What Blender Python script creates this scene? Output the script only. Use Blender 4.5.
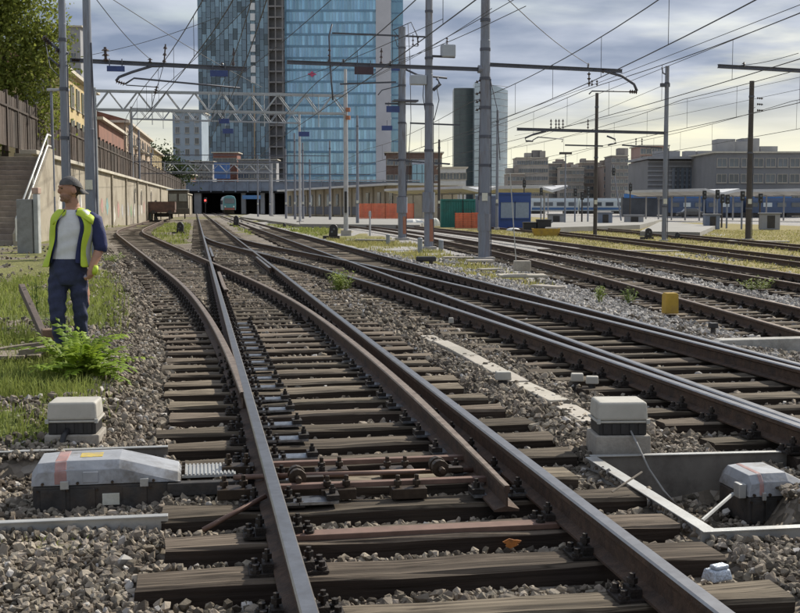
import bpy, bmesh, math, random
import numpy as np
from mathutils import Vector, Matrix, Euler
random.seed(7); rng = np.random.default_rng(11)
R_ = math.radians
scene = bpy.context.scene
for o in list(bpy.data.objects): bpy.data.objects.remove(o)
COL = scene.collection

# ------------------------------------------------------------------ camera
FPX, CX, CY, HOR, CZ = 1180.0, 400.0, 306.5, 206.5, 1.66
PITCH = math.atan((CY - HOR) / FPX)
cam_d = bpy.data.cameras.new('camera'); cam = bpy.data.objects.new('camera', cam_d); COL.objects.link(cam)
cam.location = (0, 0, CZ); cam.rotation_euler = (math.pi/2 - PITCH, 0, 0)
cam_d.sensor_fit = 'HORIZONTAL'; cam_d.sensor_width = 36; cam_d.lens = 36*FPX/800
cam_d.clip_start = .1; cam_d.clip_end = 9000
scene.camera = cam
# ------------------------------------------------------------------ sky and sun
SUN_AZ, SUN_EL = R_(42), R_(38)            # azimuth to the right of the view, elevation
world = bpy.data.worlds.new('World'); scene.world = world; world.use_nodes = True
wn, wl = world.node_tree.nodes, world.node_tree.links
wn.clear()
def N(t, **k):
    n = wn.new(t)
    for a, b in k.items(): setattr(n, a, b)
    return n
out = N('ShaderNodeOutputWorld'); bg = N('ShaderNodeBackground'); bg.inputs['Strength'].default_value = .1
sky = N('ShaderNodeTexSky', sky_type='NISHITA', sun_disc=False, sun_elevation=SUN_EL, sun_rotation=SUN_AZ,
        altitude=120, air_density=1.3, dust_density=2.5, ozone_density=1.0)
tc = N('ShaderNodeTexCoord'); sep = N('ShaderNodeSeparateXYZ'); wl.new(tc.outputs['Generated'], sep.inputs[0])
mz = N('ShaderNodeMath', operation='MAXIMUM'); wl.new(sep.outputs['Z'], mz.inputs[0]); mz.inputs[1].default_value = 0.0
az_ = N('ShaderNodeMath', operation='ADD'); wl.new(mz.outputs[0], az_.inputs[0]); az_.inputs[1].default_value = .10
dx = N('ShaderNodeMath', operation='DIVIDE'); wl.new(sep.outputs['X'], dx.inputs[0]); wl.new(az_.outputs[0], dx.inputs[1])
dy = N('ShaderNodeMath', operation='DIVIDE'); wl.new(sep.outputs['Y'], dy.inputs[0]); wl.new(az_.outputs[0], dy.inputs[1])
cmb = N('ShaderNodeCombineXYZ'); wl.new(dx.outputs[0], cmb.inputs[0]); wl.new(dy.outputs[0], cmb.inputs[1])
n1 = N('ShaderNodeTexNoise'); n1.inputs['Scale'].default_value = .62; n1.inputs['Detail'].default_value = 7; n1.inputs['Roughness'].default_value = .52
n1.inputs['Distortion'].default_value = .3
wl.new(cmb.outputs[0], n1.inputs['Vector'])
n2 = N('ShaderNodeTexNoise'); n2.inputs['Scale'].default_value = 1.1; n2.inputs['Detail'].default_value = 6
wl.new(cmb.outputs[0], n2.inputs['Vector'])
cov = N('ShaderNodeMapRange', interpolation_type='SMOOTHSTEP')      # cloud cover, thinning towards the horizon
wl.new(n1.outputs[0], cov.inputs[0]); cov.inputs[1].default_value = .30; cov.inputs[2].default_value = .50
hz = N('ShaderNodeMapRange', interpolation_type='SMOOTHSTEP'); wl.new(sep.outputs['Z'], hz.inputs[0]); hz.inputs[1].default_value = .025; hz.inputs[2].default_value = .11
cv = N('ShaderNodeMath', operation='MULTIPLY'); wl.new(cov.outputs[0], cv.inputs[0]); wl.new(hz.outputs[0], cv.inputs[1])
cc = N('ShaderNodeValToRGB'); wl.new(n2.outputs[0], cc.inputs[0])
cc.color_ramp.elements[0].position = .38; cc.color_ramp.elements[0].color = (2.1, 2.6, 3.6, 1)
cc.color_ramp.elements[1].position = .66; cc.color_ramp.elements[1].color = (5.8, 6.2, 7.0, 1)
low = N('ShaderNodeMapRange', interpolation_type='SMOOTHSTEP'); wl.new(sep.outputs['Z'], low.inputs[0]); low.inputs[1].default_value = .0; low.inputs[2].default_value = .2
mxh = N('ShaderNodeMix', data_type='RGBA'); wl.new(low.outputs[0], mxh.inputs[0])
mxh.inputs[6].default_value = (8.6, 8.5, 6.7, 1)
wl.new(sky.outputs[0], mxh.inputs[7])
mx = N('ShaderNodeMix', data_type='RGBA'); wl.new(cv.outputs[0], mx.inputs[0]); wl.new(mxh.outputs[2], mx.inputs[6]); wl.new(cc.outputs[0], mx.inputs[7])
wl.new(mx.outputs[2], bg.inputs['Color']); wl.new(bg.outputs[0], out.inputs[0])
sun_d = bpy.data.lights.new('sun', 'SUN'); sun_d.energy = 4.6; sun_d.angle = R_(1.5); sun_d.color = (1, .94, .83)
sun = bpy.data.objects.new('sun', sun_d); COL.objects.link(sun); sun.location = (0, 0, 60)
sv = Vector((math.sin(SUN_AZ)*math.cos(SUN_EL), math.cos(SUN_AZ)*math.cos(SUN_EL), math.sin(SUN_EL)))
sun.rotation_euler = (-sv).to_track_quat('-Z', 'Y').to_euler()
scene.view_settings.view_transform = 'Standard'; scene.view_settings.look = 'None'
scene.view_settings.exposure = 0.28; scene.view_settings.gamma = 1; scene.view_settings.use_curve_mapping = False
scene.render.engine = 'CYCLES'

# ------------------------------------------------------------------ coordinates
_c, _s = math.cos(PITCH), math.sin(PITCH)
def G(px, py, z=0.0):
    """point of the horizontal plane z that the photograph shows at px, py"""
    u, v = (px-CX)/FPX, (CY-py)/FPX
    t = (z-CZ)/(v*_c-_s)
    return Vector((u*t, (_c+v*_s)*t, z))
def P(px, py, Y):
    u, v = (px-CX)/FPX, (CY-py)/FPX
    t = Y/(_c+v*_s)
    return Vector((u*t, Y, CZ+(v*_c-_s)*t))
A = math.atan(.173); CA, SA = math.cos(A), math.sin(A)
def T(q, t, z=0.0): return Vector((q*CA-t*SA, q*SA+t*CA, z))       # track frame: q across, t along
def QT(p): return p[0]*CA+p[1]*SA, -p[0]*SA+p[1]*CA
NV, DV, UP = Vector((CA, SA, 0)), Vector((-SA, CA, 0)), Vector((0, 0, 1))
def sm(a, b, x):
    x = np.clip((x-a)/(b-a), 0, 1); return x*x*(3-2*x)
def lerp(a, b, f): return a+(b-a)*f

# ------------------------------------------------------------------ materials
MATS = {}
def mat(name, col, rough=.8, metal=0.0, var=.2, scale=6, bump=0.0, bscale=None, rnd=0.0, col2=None, spec=None, attr=None,
        dirt=None, dscale=2.0, damt=.5, stretch=None, coat=0, leaf=0, emit=None, trans=0, coord='Object'):
    if name in MATS: return MATS[name]
    m = bpy.data.materials.new(name); m.use_nodes = True
    nt = m.node_tree; n, l = nt.nodes, nt.links
    b = n['Principled BSDF']
    b.inputs['Roughness'].default_value = rough; b.inputs['Metallic'].default_value = metal
    if spec is not None: b.inputs['Specular IOR Level'].default_value = spec
    tc = n.new('ShaderNodeTexCoord'); src = tc.outputs[coord]
    if stretch:
        mp = n.new('ShaderNodeMapping'); mp.inputs['Scale'].default_value = stretch; l.new(src, mp.inputs[0]); src = mp.outputs[0]
    nz = n.new('ShaderNodeTexNoise'); nz.inputs['Scale'].default_value = scale; nz.inputs['Detail'].default_value = 6; nz.inputs['Roughness'].default_value = .6
    l.new(src, nz.inputs['Vector'])
    mix = n.new('ShaderNodeMix'); mix.data_type = 'RGBA'
    c2 = col2 or tuple(min(1, c*(1+var)) for c in col); c1 = col if col2 else tuple(c*(1-var) for c in col)
    mr = n.new('ShaderNodeMapRange'); mr.inputs[1].default_value = .3; mr.inputs[2].default_value = .7
    l.new(nz.outputs[0], mr.inputs[0]); l.new(mr.outputs[0], mix.inputs[0])
    mix.inputs[6].default_value = (*c1, 1); mix.inputs[7].default_value = (*c2, 1)
    cur = mix.outputs[2]
    if dirt:
        nd = n.new('ShaderNodeTexNoise'); nd.inputs['Scale'].default_value = dscale; nd.inputs['Detail'].default_value = 8; nd.inputs['Roughness'].default_value = .7
        l.new(src, nd.inputs['Vector'])
        r2 = n.new('ShaderNodeMapRange'); r2.inputs[1].default_value = .48; r2.inputs[2].default_value = .66; r2.inputs[4].default_value = damt
        l.new(nd.outputs[0], r2.inputs[0])
        mx = n.new('ShaderNodeMix'); mx.data_type = 'RGBA'; l.new(r2.outputs[0], mx.inputs[0]); l.new(cur, mx.inputs[6]); mx.inputs[7].default_value = (*dirt, 1)
        cur = mx.outputs[2]
    if rnd or attr:
        if attr: a = n.new('ShaderNodeAttribute'); a.attribute_name = attr; rs = a.outputs['Fac']
        else: a = n.new('ShaderNodeObjectInfo'); rs = a.outputs['Random']
        hs = n.new('ShaderNodeHueSaturation'); k = rnd or .35
        m3 = n.new('ShaderNodeMapRange'); m3.inputs[3].default_value = 1-k; m3.inputs[4].default_value = 1+k
        l.new(rs, m3.inputs[0]); l.new(m3.outputs[0], hs.inputs['Value']); l.new(cur, hs.inputs['Color'])
        m4 = n.new('ShaderNodeMapRange'); m4.inputs[3].default_value = .492; m4.inputs[4].default_value = .508
        fr = n.new('ShaderNodeMath'); fr.operation = 'MULTIPLY'; fr.inputs[1].default_value = 7.3; l.new(rs, fr.inputs[0])
        f2 = n.new('ShaderNodeMath'); f2.operation = 'FRACT'; l.new(fr.outputs[0], f2.inputs[0]); l.new(f2.outputs[0], m4.inputs[0]); l.new(m4.outputs[0], hs.inputs['Hue'])
        cur = hs.outputs[0]
    l.new(cur, b.inputs['Base Color'])
    if bump:
        bp = n.new('ShaderNodeBump'); bp.inputs['Strength'].default_value = bump; bp.inputs['Distance'].default_value = .02
        nb = n.new('ShaderNodeTexNoise'); nb.inputs['Scale'].default_value = bscale or scale*4; nb.inputs['Detail'].default_value = 8
        l.new(src, nb.inputs['Vector']); l.new(nb.outputs[0], bp.inputs['Height']); l.new(bp.outputs[0], b.inputs['Normal'])
    if leaf:
        tl = n.new('ShaderNodeBsdfTranslucent'); l.new(cur, tl.inputs[0]); ms = n.new('ShaderNodeMixShader'); ms.inputs[0].default_value = leaf
        l.new(b.outputs[0], ms.inputs[1]); l.new(tl.outputs[0], ms.inputs[2]); l.new(ms.outputs[0], n['Material Output'].inputs['Surface'])
    if coat: b.inputs['Coat Weight'].default_value = coat
    if trans: b.inputs['Transmission Weight'].default_value = trans
    if emit: b.inputs['Emission Color'].default_value = (*emit[0], 1); b.inputs['Emission Strength'].default_value = emit[1]
    MATS[name] = m; return m

# ------------------------------------------------------------------ mesh helpers
ORG = {}
class MB:
    def __init__(s): s.v = []; s.f = []; s.m = []
    def add(s, vs, fs, m=0):
        o = len(s.v); s.v += [tuple(p) for p in vs]
        s.f += [tuple(i+o for i in f) for f in fs]; s.m += [m]*len(fs)
        return s
    def hexa(s, p, m=0):     # 8 corners: bottom 0-3, top 4-7
        return s.add(p, [(3,2,1,0),(4,5,6,7),(0,1,5,4),(1,2,6,5),(2,3,7,6),(3,0,4,7)], m)
    def box(s, c, size, rz=0.0, m=0, ux=None, uy=None, taper=1.0):
        c = Vector(c); ux = ux or Vector((math.cos(rz), math.sin(rz), 0)); uy = uy or Vector((-math.sin(rz), math.cos(rz), 0))
        uz = ux.cross(uy); x, y, z = size[0]/2, size[1]/2, size[2]/2
        ps = []
        for k, tz in ((-1, 1), (1, taper)):
            for a, b in ((-1,-1),(1,-1),(1,1),(-1,1)): ps.append(c+ux*(a*x*tz)+uy*(b*y*tz)+uz*(k*z))
        return s.hexa(ps, m)
    def cyl(s, a, b, r0, r1=None, n=10, m=0, cap=True):
        a, b = Vector(a), Vector(b); r1 = r0 if r1 is None else r1
        d = (b-a).normalized(); h = Vector((0,0,1)) if abs(d.z) < .9 else Vector((1,0,0))
        x = d.cross(h).normalized(); y = x.cross(d)
        vs = []
        for p, r in ((a, r0), (b, r1)):
            for i in range(n):
                an = 2*math.pi*i/n; vs.append(p+x*(r*math.cos(an))+y*(r*math.sin(an)))
        fs = [(i, n+i, n+(i+1)%n, (i+1)%n) for i in range(n)]
        if cap: fs += [tuple(range(n)), tuple(range(2*n-1, n-1, -1))]
        return s.add(vs, fs, m)
    def tube(s, pts, r, n=6, m=0):
        pts = [Vector(p) for p in pts]; vs = []; L = len(pts)
        h = None
        for i, p in enumerate(pts):
            d = (pts[min(i+1, L-1)]-pts[max(i-1, 0)]).normalized()
            if h is None: h = Vector((0,0,1)) if abs(d.z) < .9 else Vector((1,0,0))
            x = d.cross(h)
            if x.length < 1e-4: x = d.cross(Vector((1, .3, 0)))
            x.normalize(); y = x.cross(d); h = y if abs(d.z) > .9 else Vector((0,0,1))
            rr = r[i] if isinstance(r, (list, tuple)) else r
            for k in range(n):
                an = 2*math.pi*k/n; vs.append(p+x*(rr*math.cos(an))+y*(rr*math.sin(an)))
        fs = [(i*n+k, (i+1)*n+k, (i+1)*n+(k+1)%n, i*n+(k+1)%n) for i in range(L-1) for k in range(n)]
        fs += [tuple(range(n)), tuple(range(L*n-1, (L-1)*n-1, -1))]
        return s.add(vs, fs, m)
    def prism(s, poly, o, ux, uy, d, m=0):   # polygon in the plane (o, ux, uy), extruded by d
        o = Vector(o); d = Vector(d); n = len(poly)
        a = [o+ux*p[0]+uy*p[1] for p in poly]; b = [p+d for p in a]
        fs = [tuple(range(n-1, -1, -1)), tuple(range(n, 2*n))]+[(i, (i+1)%n, n+(i+1)%n, n+i) for i in range(n)]
        return s.add(a+b, fs, m)
    def lathe(s, c, prof, n=12, m=0):       # prof: (radius, z)
        c = Vector(c); vs = []
        for r, z in prof:
            for k in range(n):
                an = 2*math.pi*k/n; vs.append(c+Vector((r*math.cos(an), r*math.sin(an), z)))
        L = len(prof)
        fs = [(i*n+k, i*n+(k+1)%n, (i+1)*n+(k+1)%n, (i+1)*n+k) for i in range(L-1) for k in range(n)]
        fs += [tuple(range(n-1, -1, -1)), tuple(range((L-1)*n, L*n))]
        return s.add(vs, fs, m)
    def mesh(s, name, mats, org=Vector((0,0,0)), smooth=False):
        me = bpy.data.meshes.new(name)
        me.from_pydata([(p[0]-org[0], p[1]-org[1], p[2]-org[2]) for p in s.v], [], s.f)
        for m in (mats if isinstance(mats, (list, tuple)) else [mats]): me.materials.append(m)
        me.polygons.foreach_set('material_index', s.m)
        if smooth: me.polygons.foreach_set('use_smooth', [True]*len(s.f))
        bm = bmesh.new(); bm.from_mesh(me); bmesh.ops.recalc_face_normals(bm, faces=bm.faces); bm.to_mesh(me); bm.free()
        me.update(); return me
    def build(s, name, mats, parent=None, bevel=0, smooth=False, org=None, segs=2):
        if org is None: org = ORG[parent.name] if parent else Vector((0,0,0))
        me = s.mesh(name, mats, org, smooth)
        o = bpy.data.objects.new(name, me); COL.objects.link(o)
        if parent: o.parent = parent
        else: o.location = org
        ORG[o.name] = Vector(org)
        if bevel:
            b = o.modifiers.new('b', 'BEVEL'); b.width = bevel; b.segments = segs; b.limit_method = 'ANGLE'; b.angle_limit = R_(35)
        return o
def tag(o, label=None, cat=None, group=None, kind=None):
    if label: o['label'] = label
    if cat: o['category'] = cat
    if group: o['group'] = group
    if kind: o['kind'] = kind
    return o
def thing(name, label, cat, loc=(0,0,0), group=None):
    o = bpy.data.objects.new(name, None); COL.objects.link(o); o.location = loc; o.empty_display_size = .1
    ORG[o.name] = Vector(loc); return tag(o, label, cat, group)
def single(name, mb, mats, label, cat, org, group=None, **k):
    return tag(mb.build(name, mats, None, org=Vector(org), **k), label, cat, group)
def inst(name, me, parent, M):
    o = bpy.data.objects.new(name, me); COL.objects.link(o); o.parent = parent; o.matrix_local = M; ORG[o.name] = Vector((0,0,0)); return o
def np_mesh(name, V, Fc, mats, mi=None, attrs=None, smooth=False):
    me = bpy.data.meshes.new(name); V = np.asarray(V, np.float32); Fc = np.asarray(Fc, np.int32); k = Fc.shape[1]
    me.vertices.add(len(V)); me.vertices.foreach_set('co', V.ravel())
    me.loops.add(Fc.size); me.loops.foreach_set('vertex_index', Fc.ravel())
    me.polygons.add(len(Fc)); me.polygons.foreach_set('loop_start', np.arange(0, Fc.size, k, dtype=np.int32))
    me.polygons.foreach_set('loop_total', np.full(len(Fc), k, np.int32))
    for m in (mats if isinstance(mats, (list, tuple)) else [mats]): me.materials.append(m)
    if mi is not None: me.polygons.foreach_set('material_index', np.asarray(mi, np.int32))
    me.polygons.foreach_set('use_smooth', np.full(len(Fc), smooth))
    for a, arr in (attrs or {}).items():
        at = me.attributes.new(a, 'FLOAT', 'POINT'); at.data.foreach_set('value', np.asarray(arr, np.float32))
    me.update(calc_edges=True); me.validate(); return me
def np_obj(name, me, parent=None, loc=None):
    o = bpy.data.objects.new(name, me); COL.objects.link(o)
    if parent: o.parent = parent
    if loc is not None: o.location = loc
    ORG[o.name] = Vector(loc or (0,0,0)); return o
def rotmats(n, full=True):
    q = rng.normal(size=(n, 4)); q /= np.linalg.norm(q, axis=1)[:, None]
    w, x, y, z = q.T
    return np.stack([np.stack([1-2*(y*y+z*z), 2*(x*y-z*w), 2*(x*z+y*w)], 1), np.stack([2*(x*y+z*w), 1-2*(x*x+z*z), 2*(y*z-x*w)], 1), np.stack([2*(x*z-y*w), 2*(y*z+x*w), 1-2*(x*x+y*y)], 1)], 1)
# ------------------------------------------------------------------ track geometry
GA = .7525
def scurve(t, t0, R, s, tot, R2=None):
    R2 = R2 or R; t = np.asarray(t, float)
    L1 = R*s; d1 = L1*L1/2/R; L2 = R2*s; d2 = L2*L2/2/R2
    ta = t0+L1; tb = ta+(tot-d1-d2)/s; te = tb+L2
    x = np.clip(t-t0, 0, L1); y = x*x/2/R
    y = y+np.clip(t-ta, 0, tb-ta)*s
    z = np.clip(t-tb, 0, L2); return y+z*s-z*z/2/R2
QM, QC = 1.15, 4.886
def q_div(t): return QM-scurve(t, 6, 220, .092, 5.35)
def q_xov(t): return QC-scurve(t, 0, 350, .1, QC-QM, 180)
_YC = np.array([(14,8.45),(20,9.3),(28,10.3),(40,11.45),(60,12.9),(80,13.9),(110,14.6)])
_q = _YC[:,1]*CA; _t = (_YC[:,0]-_q*SA)/CA
_pD = np.polyfit(_t, _q, 3)
def q_D(t):
    t = np.asarray(t, float); e = np.polyval(_pD, np.clip(t, 10, 85)); s0 = np.polyval(np.polyder(_pD), 10.)
    return e+np.minimum(t-10, 0)*s0+.012*np.maximum(t-85, 0)
def q_E(t): return q_D(t)+3.75
def q_F(t): return q_D(t)+8.2+.05*np.maximum(np.asarray(t, float)-30, 0)
def q_G(t): return q_D(t)+12.6+.09*np.maximum(np.asarray(t, float)-30, 0)
def m1_q(t):
    t = np.asarray(t, float); return q_div(t)+GA-.26*(np.clip((19-t)/13, 0, 1))**1.3

def edge_left(t): return np.minimum(q_div(t)-GA-.55, .395-.55)
PA, PB = G(594, 458, 0), G(708, 531, 0)
def height(X, Y):
    q = X*CA+Y*SA; t = -X*SA+Y*CA
    z = np.full(np.shape(X), -.055)
    el = edge_left(t)
    ing = (q > el) & (q < 1.905+.62)
    z = np.where(ing & (t < 24), lerp(-.115, -.055, sm(8, 22, t)), z)
    s = el-q
    hl = np.where(t < 7.4, -.07, lerp(-.07, .13, sm(7.4, 9.6, t)))
    z = np.where(s > 0, lerp(-.09, hl, sm(0, .8, s)), z)
    # left trough of the point machine
    z = np.where((t > 6.35) & (t < 8.05) & (q < -.22) & (q > -1.3), -.16, z)
    # right trough
    f = (Y-PB.y)/(PA.y-PB.y); xl = PB.x+(PA.x-PB.x)*f
    z = np.where((f > -.02) & (f < 1.12) & (X > xl+.03) & (q < 3.95), -.33, z)
    # track C bed and the low ground to the right
    z = np.where((q > QC-GA-.6) & (q < QC+GA+.6), -.11, z)
    z = np.where(q > 6.2, lerp(-.05, -.26, sm(6.2, 8.2, q)), z)
    return z
# ------------------------------------------------------------------ ground sheet
def axis(lo, hi, a, b, fine, grow=1.16):
    xs = list(np.arange(a, b+1e-6, fine)); d = fine
    x = b
    while x < hi: d *= grow; x += d; xs.append(min(x, hi))
    x = a; d = fine; pre = []
    while x > lo: d *= grow; x -= d; pre.append(max(x, lo))
    return np.array(pre[::-1]+xs)
xs = axis(-3500, 3500, -8, 12, .16); ys = axis(-60, 6000, 2.5, 34, .16)
XX, YY = np.meshgrid(xs, ys); ZZ = height(XX, YY)
def vnoise(x, y, s, seed=0):
    r = np.random.default_rng(seed); g = r.random((64, 64)); x = x/s; y = y/s
    xi, yi = np.floor(x).astype(int), np.floor(y).astype(int); fx, fy = x-xi, y-yi; fx = fx*fx*(3-2*fx); fy = fy*fy*(3-2*fy)
    a = g[yi%64, xi%64]; b = g[yi%64, (xi+1)%64]; c = g[(yi+1)%64, xi%64]; d = g[(yi+1)%64, (xi+1)%64]
    return (a*(1-fx)+b*fx)*(1-fy)+(c*(1-fx)+d*fx)*fy
def grass_mask(X, Y):
    q = X*CA+Y*SA; t = -X*SA+Y*CA; el = edge_left(t); s = el-q
    nz = .55*vnoise(X, Y, 1.3, 1)+.3*vnoise(X, Y, .45, 2)+.15*vnoise(X, Y, 4., 3)
    g = np.zeros_like(nz)
    left = sm(.35, .9, s)*sm(8.0, 8.8, t)*(1-.25*sm(12, 18, t))*(1-.8*sm(5.5, 8, s)*sm(15, 25, t))
    g = np.maximum(g, left*sm(.30, .48, nz))
    g = np.maximum(g, .5*sm(.1, .5, s)*(t < 6.2)*sm(.5, .6, nz))
    mid = sm(6.6, 7.3, q)*(1-sm(-2.1, -1.5, q-q_D(t)))*sm(23, 28, t)
    g = np.maximum(g, mid*sm(.38, .52, nz))
    right = sm(1.9, 2.7, q-q_E(t))*(1-sm(36, 46, q-q_E(t)))
    g = np.maximum(g, right*sm(.18, .4, nz))
    l2 = ((q > q_div(t)+1.3) & (q < -.4) & (t > 55))*1.0
    g = np.maximum(g, l2*sm(.35, .5, nz))
    c3 = sm(2.9, 3.3, q)*(1-sm(3.4, 3.9, q))*sm(70, 76, t)*(1-sm(110, 130, t))
    return np.maximum(g, c3*sm(.4, .55, nz))
ny, nx = XX.shape
ZZ = ZZ+np.where(YY < 60, (vnoise(XX, YY, .35, 5)-.5)*.04, 0)
V = np.stack([XX, YY, ZZ], -1).reshape(-1, 3); ii = np.arange((ny-1)*(nx-1)); r0 = ii//(nx-1)*nx+ii % (nx-1)
Fq = np.stack([r0, r0+1, r0+nx+1, r0+nx], 1)
mg = bpy.data.materials.new('ground_gravel'); mg.use_nodes = True
n, l = mg.node_tree.nodes, mg.node_tree.links; b = n['Principled BSDF']; b.inputs['Roughness'].default_value = .95; b.inputs['Specular IOR Level'].default_value = .15
tcg = n.new('ShaderNodeTexCoord')
vo = n.new('ShaderNodeTexVoronoi'); vo.inputs['Scale'].default_value = 17; l.new(tcg.outputs['Object'], vo.inputs['Vector'])
rp = n.new('ShaderNodeValToRGB'); e = rp.color_ramp.elements
e[0].color = (.12, .105, .085, 1); e[1].color = (.34, .31, .27, 1); e.new(.5).color = (.22, .19, .155, 1)
sx = n.new('ShaderNodeSeparateColor'); l.new(vo.outputs['Color'], sx.inputs[0]); l.new(sx.outputs[0], rp.inputs[0])
nl = n.new('ShaderNodeTexNoise'); nl.inputs['Scale'].default_value = .35; nl.inputs['Detail'].default_value = 6; l.new(tcg.outputs['Object'], nl.inputs['Vector'])
ml = n.new('ShaderNodeMix'); ml.data_type = 'RGBA'; ml.blend_type = 'MULTIPLY'; ml.inputs[0].default_value = .7
rl = n.new('ShaderNodeValToRGB'); rl.color_ramp.elements[0].color = (.55, .5, .44, 1); rl.color_ramp.elements[0].position = .35; rl.color_ramp.elements[1].color = (1, .98, .95, 1); rl.color_ramp.elements[1].position = .65
l.new(nl.outputs[0], rl.inputs[0]); l.new(rp.outputs[0], ml.inputs[6]); l.new(rl.outputs[0], ml.inputs[7])
ag = n.new('ShaderNodeAttribute'); ag.attribute_name = 'grass'
ag2 = n.new('ShaderNodeAttribute'); ag2.attribute_name = 'dry'
gr = n.new('ShaderNodeMix'); gr.data_type = 'RGBA'; gr.inputs[6].default_value = (.125, .15, .045, 1); gr.inputs[7].default_value = (.29, .245, .11, 1); l.new(ag2.outputs['Fac'], gr.inputs[0])
ng = n.new('ShaderNodeTexNoise'); ng.inputs['Scale'].default_value = 9; ng.inputs['Detail'].default_value = 9; l.new(tcg.outputs['Object'], ng.inputs['Vector'])
gm = n.new('ShaderNodeMix'); gm.data_type = 'RGBA'; gm.blend_type = 'MULTIPLY'; gm.inputs[0].default_value = 1
rg = n.new('ShaderNodeMapRange'); rg.inputs[1].default_value = .3; rg.inputs[2].default_value = .7; rg.inputs[3].default_value = .6; rg.inputs[4].default_value = 1.25; l.new(ng.outputs[0], rg.inputs[0])
l.new(gr.outputs[2], gm.inputs[6]); l.new(rg.outputs[0], gm.inputs[7])
adj = n.new('ShaderNodeMath'); adj.operation = 'MULTIPLY_ADD'; l.new(ng.outputs[0], adj.inputs[0]); adj.inputs[1].default_value = .9; adj.inputs[2].default_value = -.45
ad2 = n.new('ShaderNodeMath'); ad2.operation = 'ADD'; ad2.use_clamp = True; l.new(ag.outputs['Fac'], ad2.inputs[0]); l.new(adj.outputs[0], ad2.inputs[1])
thr = n.new('ShaderNodeMapRange'); thr.inputs[1].default_value = .3; thr.inputs[2].default_value = .6; l.new(ad2.outputs[0], thr.inputs[0])
ap = n.new('ShaderNodeAttribute'); ap.attribute_name = 'pale'
mp_ = n.new('ShaderNodeMix'); mp_.data_type = 'RGBA'; l.new(ap.outputs['Fac'], mp_.inputs[0]); l.new(ml.outputs[2], mp_.inputs[6])
rp2 = n.new('ShaderNodeValToRGB'); rp2.color_ramp.elements[0].color = (.22, .205, .19, 1); rp2.color_ramp.elements[1].color = (.50, .48, .45, 1); l.new(sx.outputs[1], rp2.inputs[0]); l.new(rp2.outputs[0], mp_.inputs[7])
mm = n.new('ShaderNodeMix'); mm.data_type = 'RGBA'; l.new(thr.outputs[0], mm.inputs[0]); l.new(mp_.outputs[2], mm.inputs[6]); l.new(gm.outputs[2], mm.inputs[7])
l.new(mm.outputs[2], b.inputs['Base Color'])
bp = n.new('ShaderNodeBump'); bp.inputs['Strength'].default_value = .8; bp.inputs['Distance'].default_value = .04; bp.invert = True
l.new(vo.outputs['Distance'], bp.inputs['Height']); l.new(bp.outputs[0], b.inputs['Normal'])
q_ = XX*CA+YY*SA; t_ = -XX*SA+YY*CA
dry = np.where(q_ > 3, .45+.55*sm(9.5, 13, q_), .0+.4*sm(13, 26, t_))
me = np_mesh('ground', V, Fq, mg, attrs={'grass': grass_mask(XX, YY).ravel(), 'dry': dry.ravel(), 'pale': (sm(2.4, 7.5, q_)*sm(9, 20, t_)).ravel()}, smooth=True)
tag(np_obj('ground', me), kind='structure')

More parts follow.
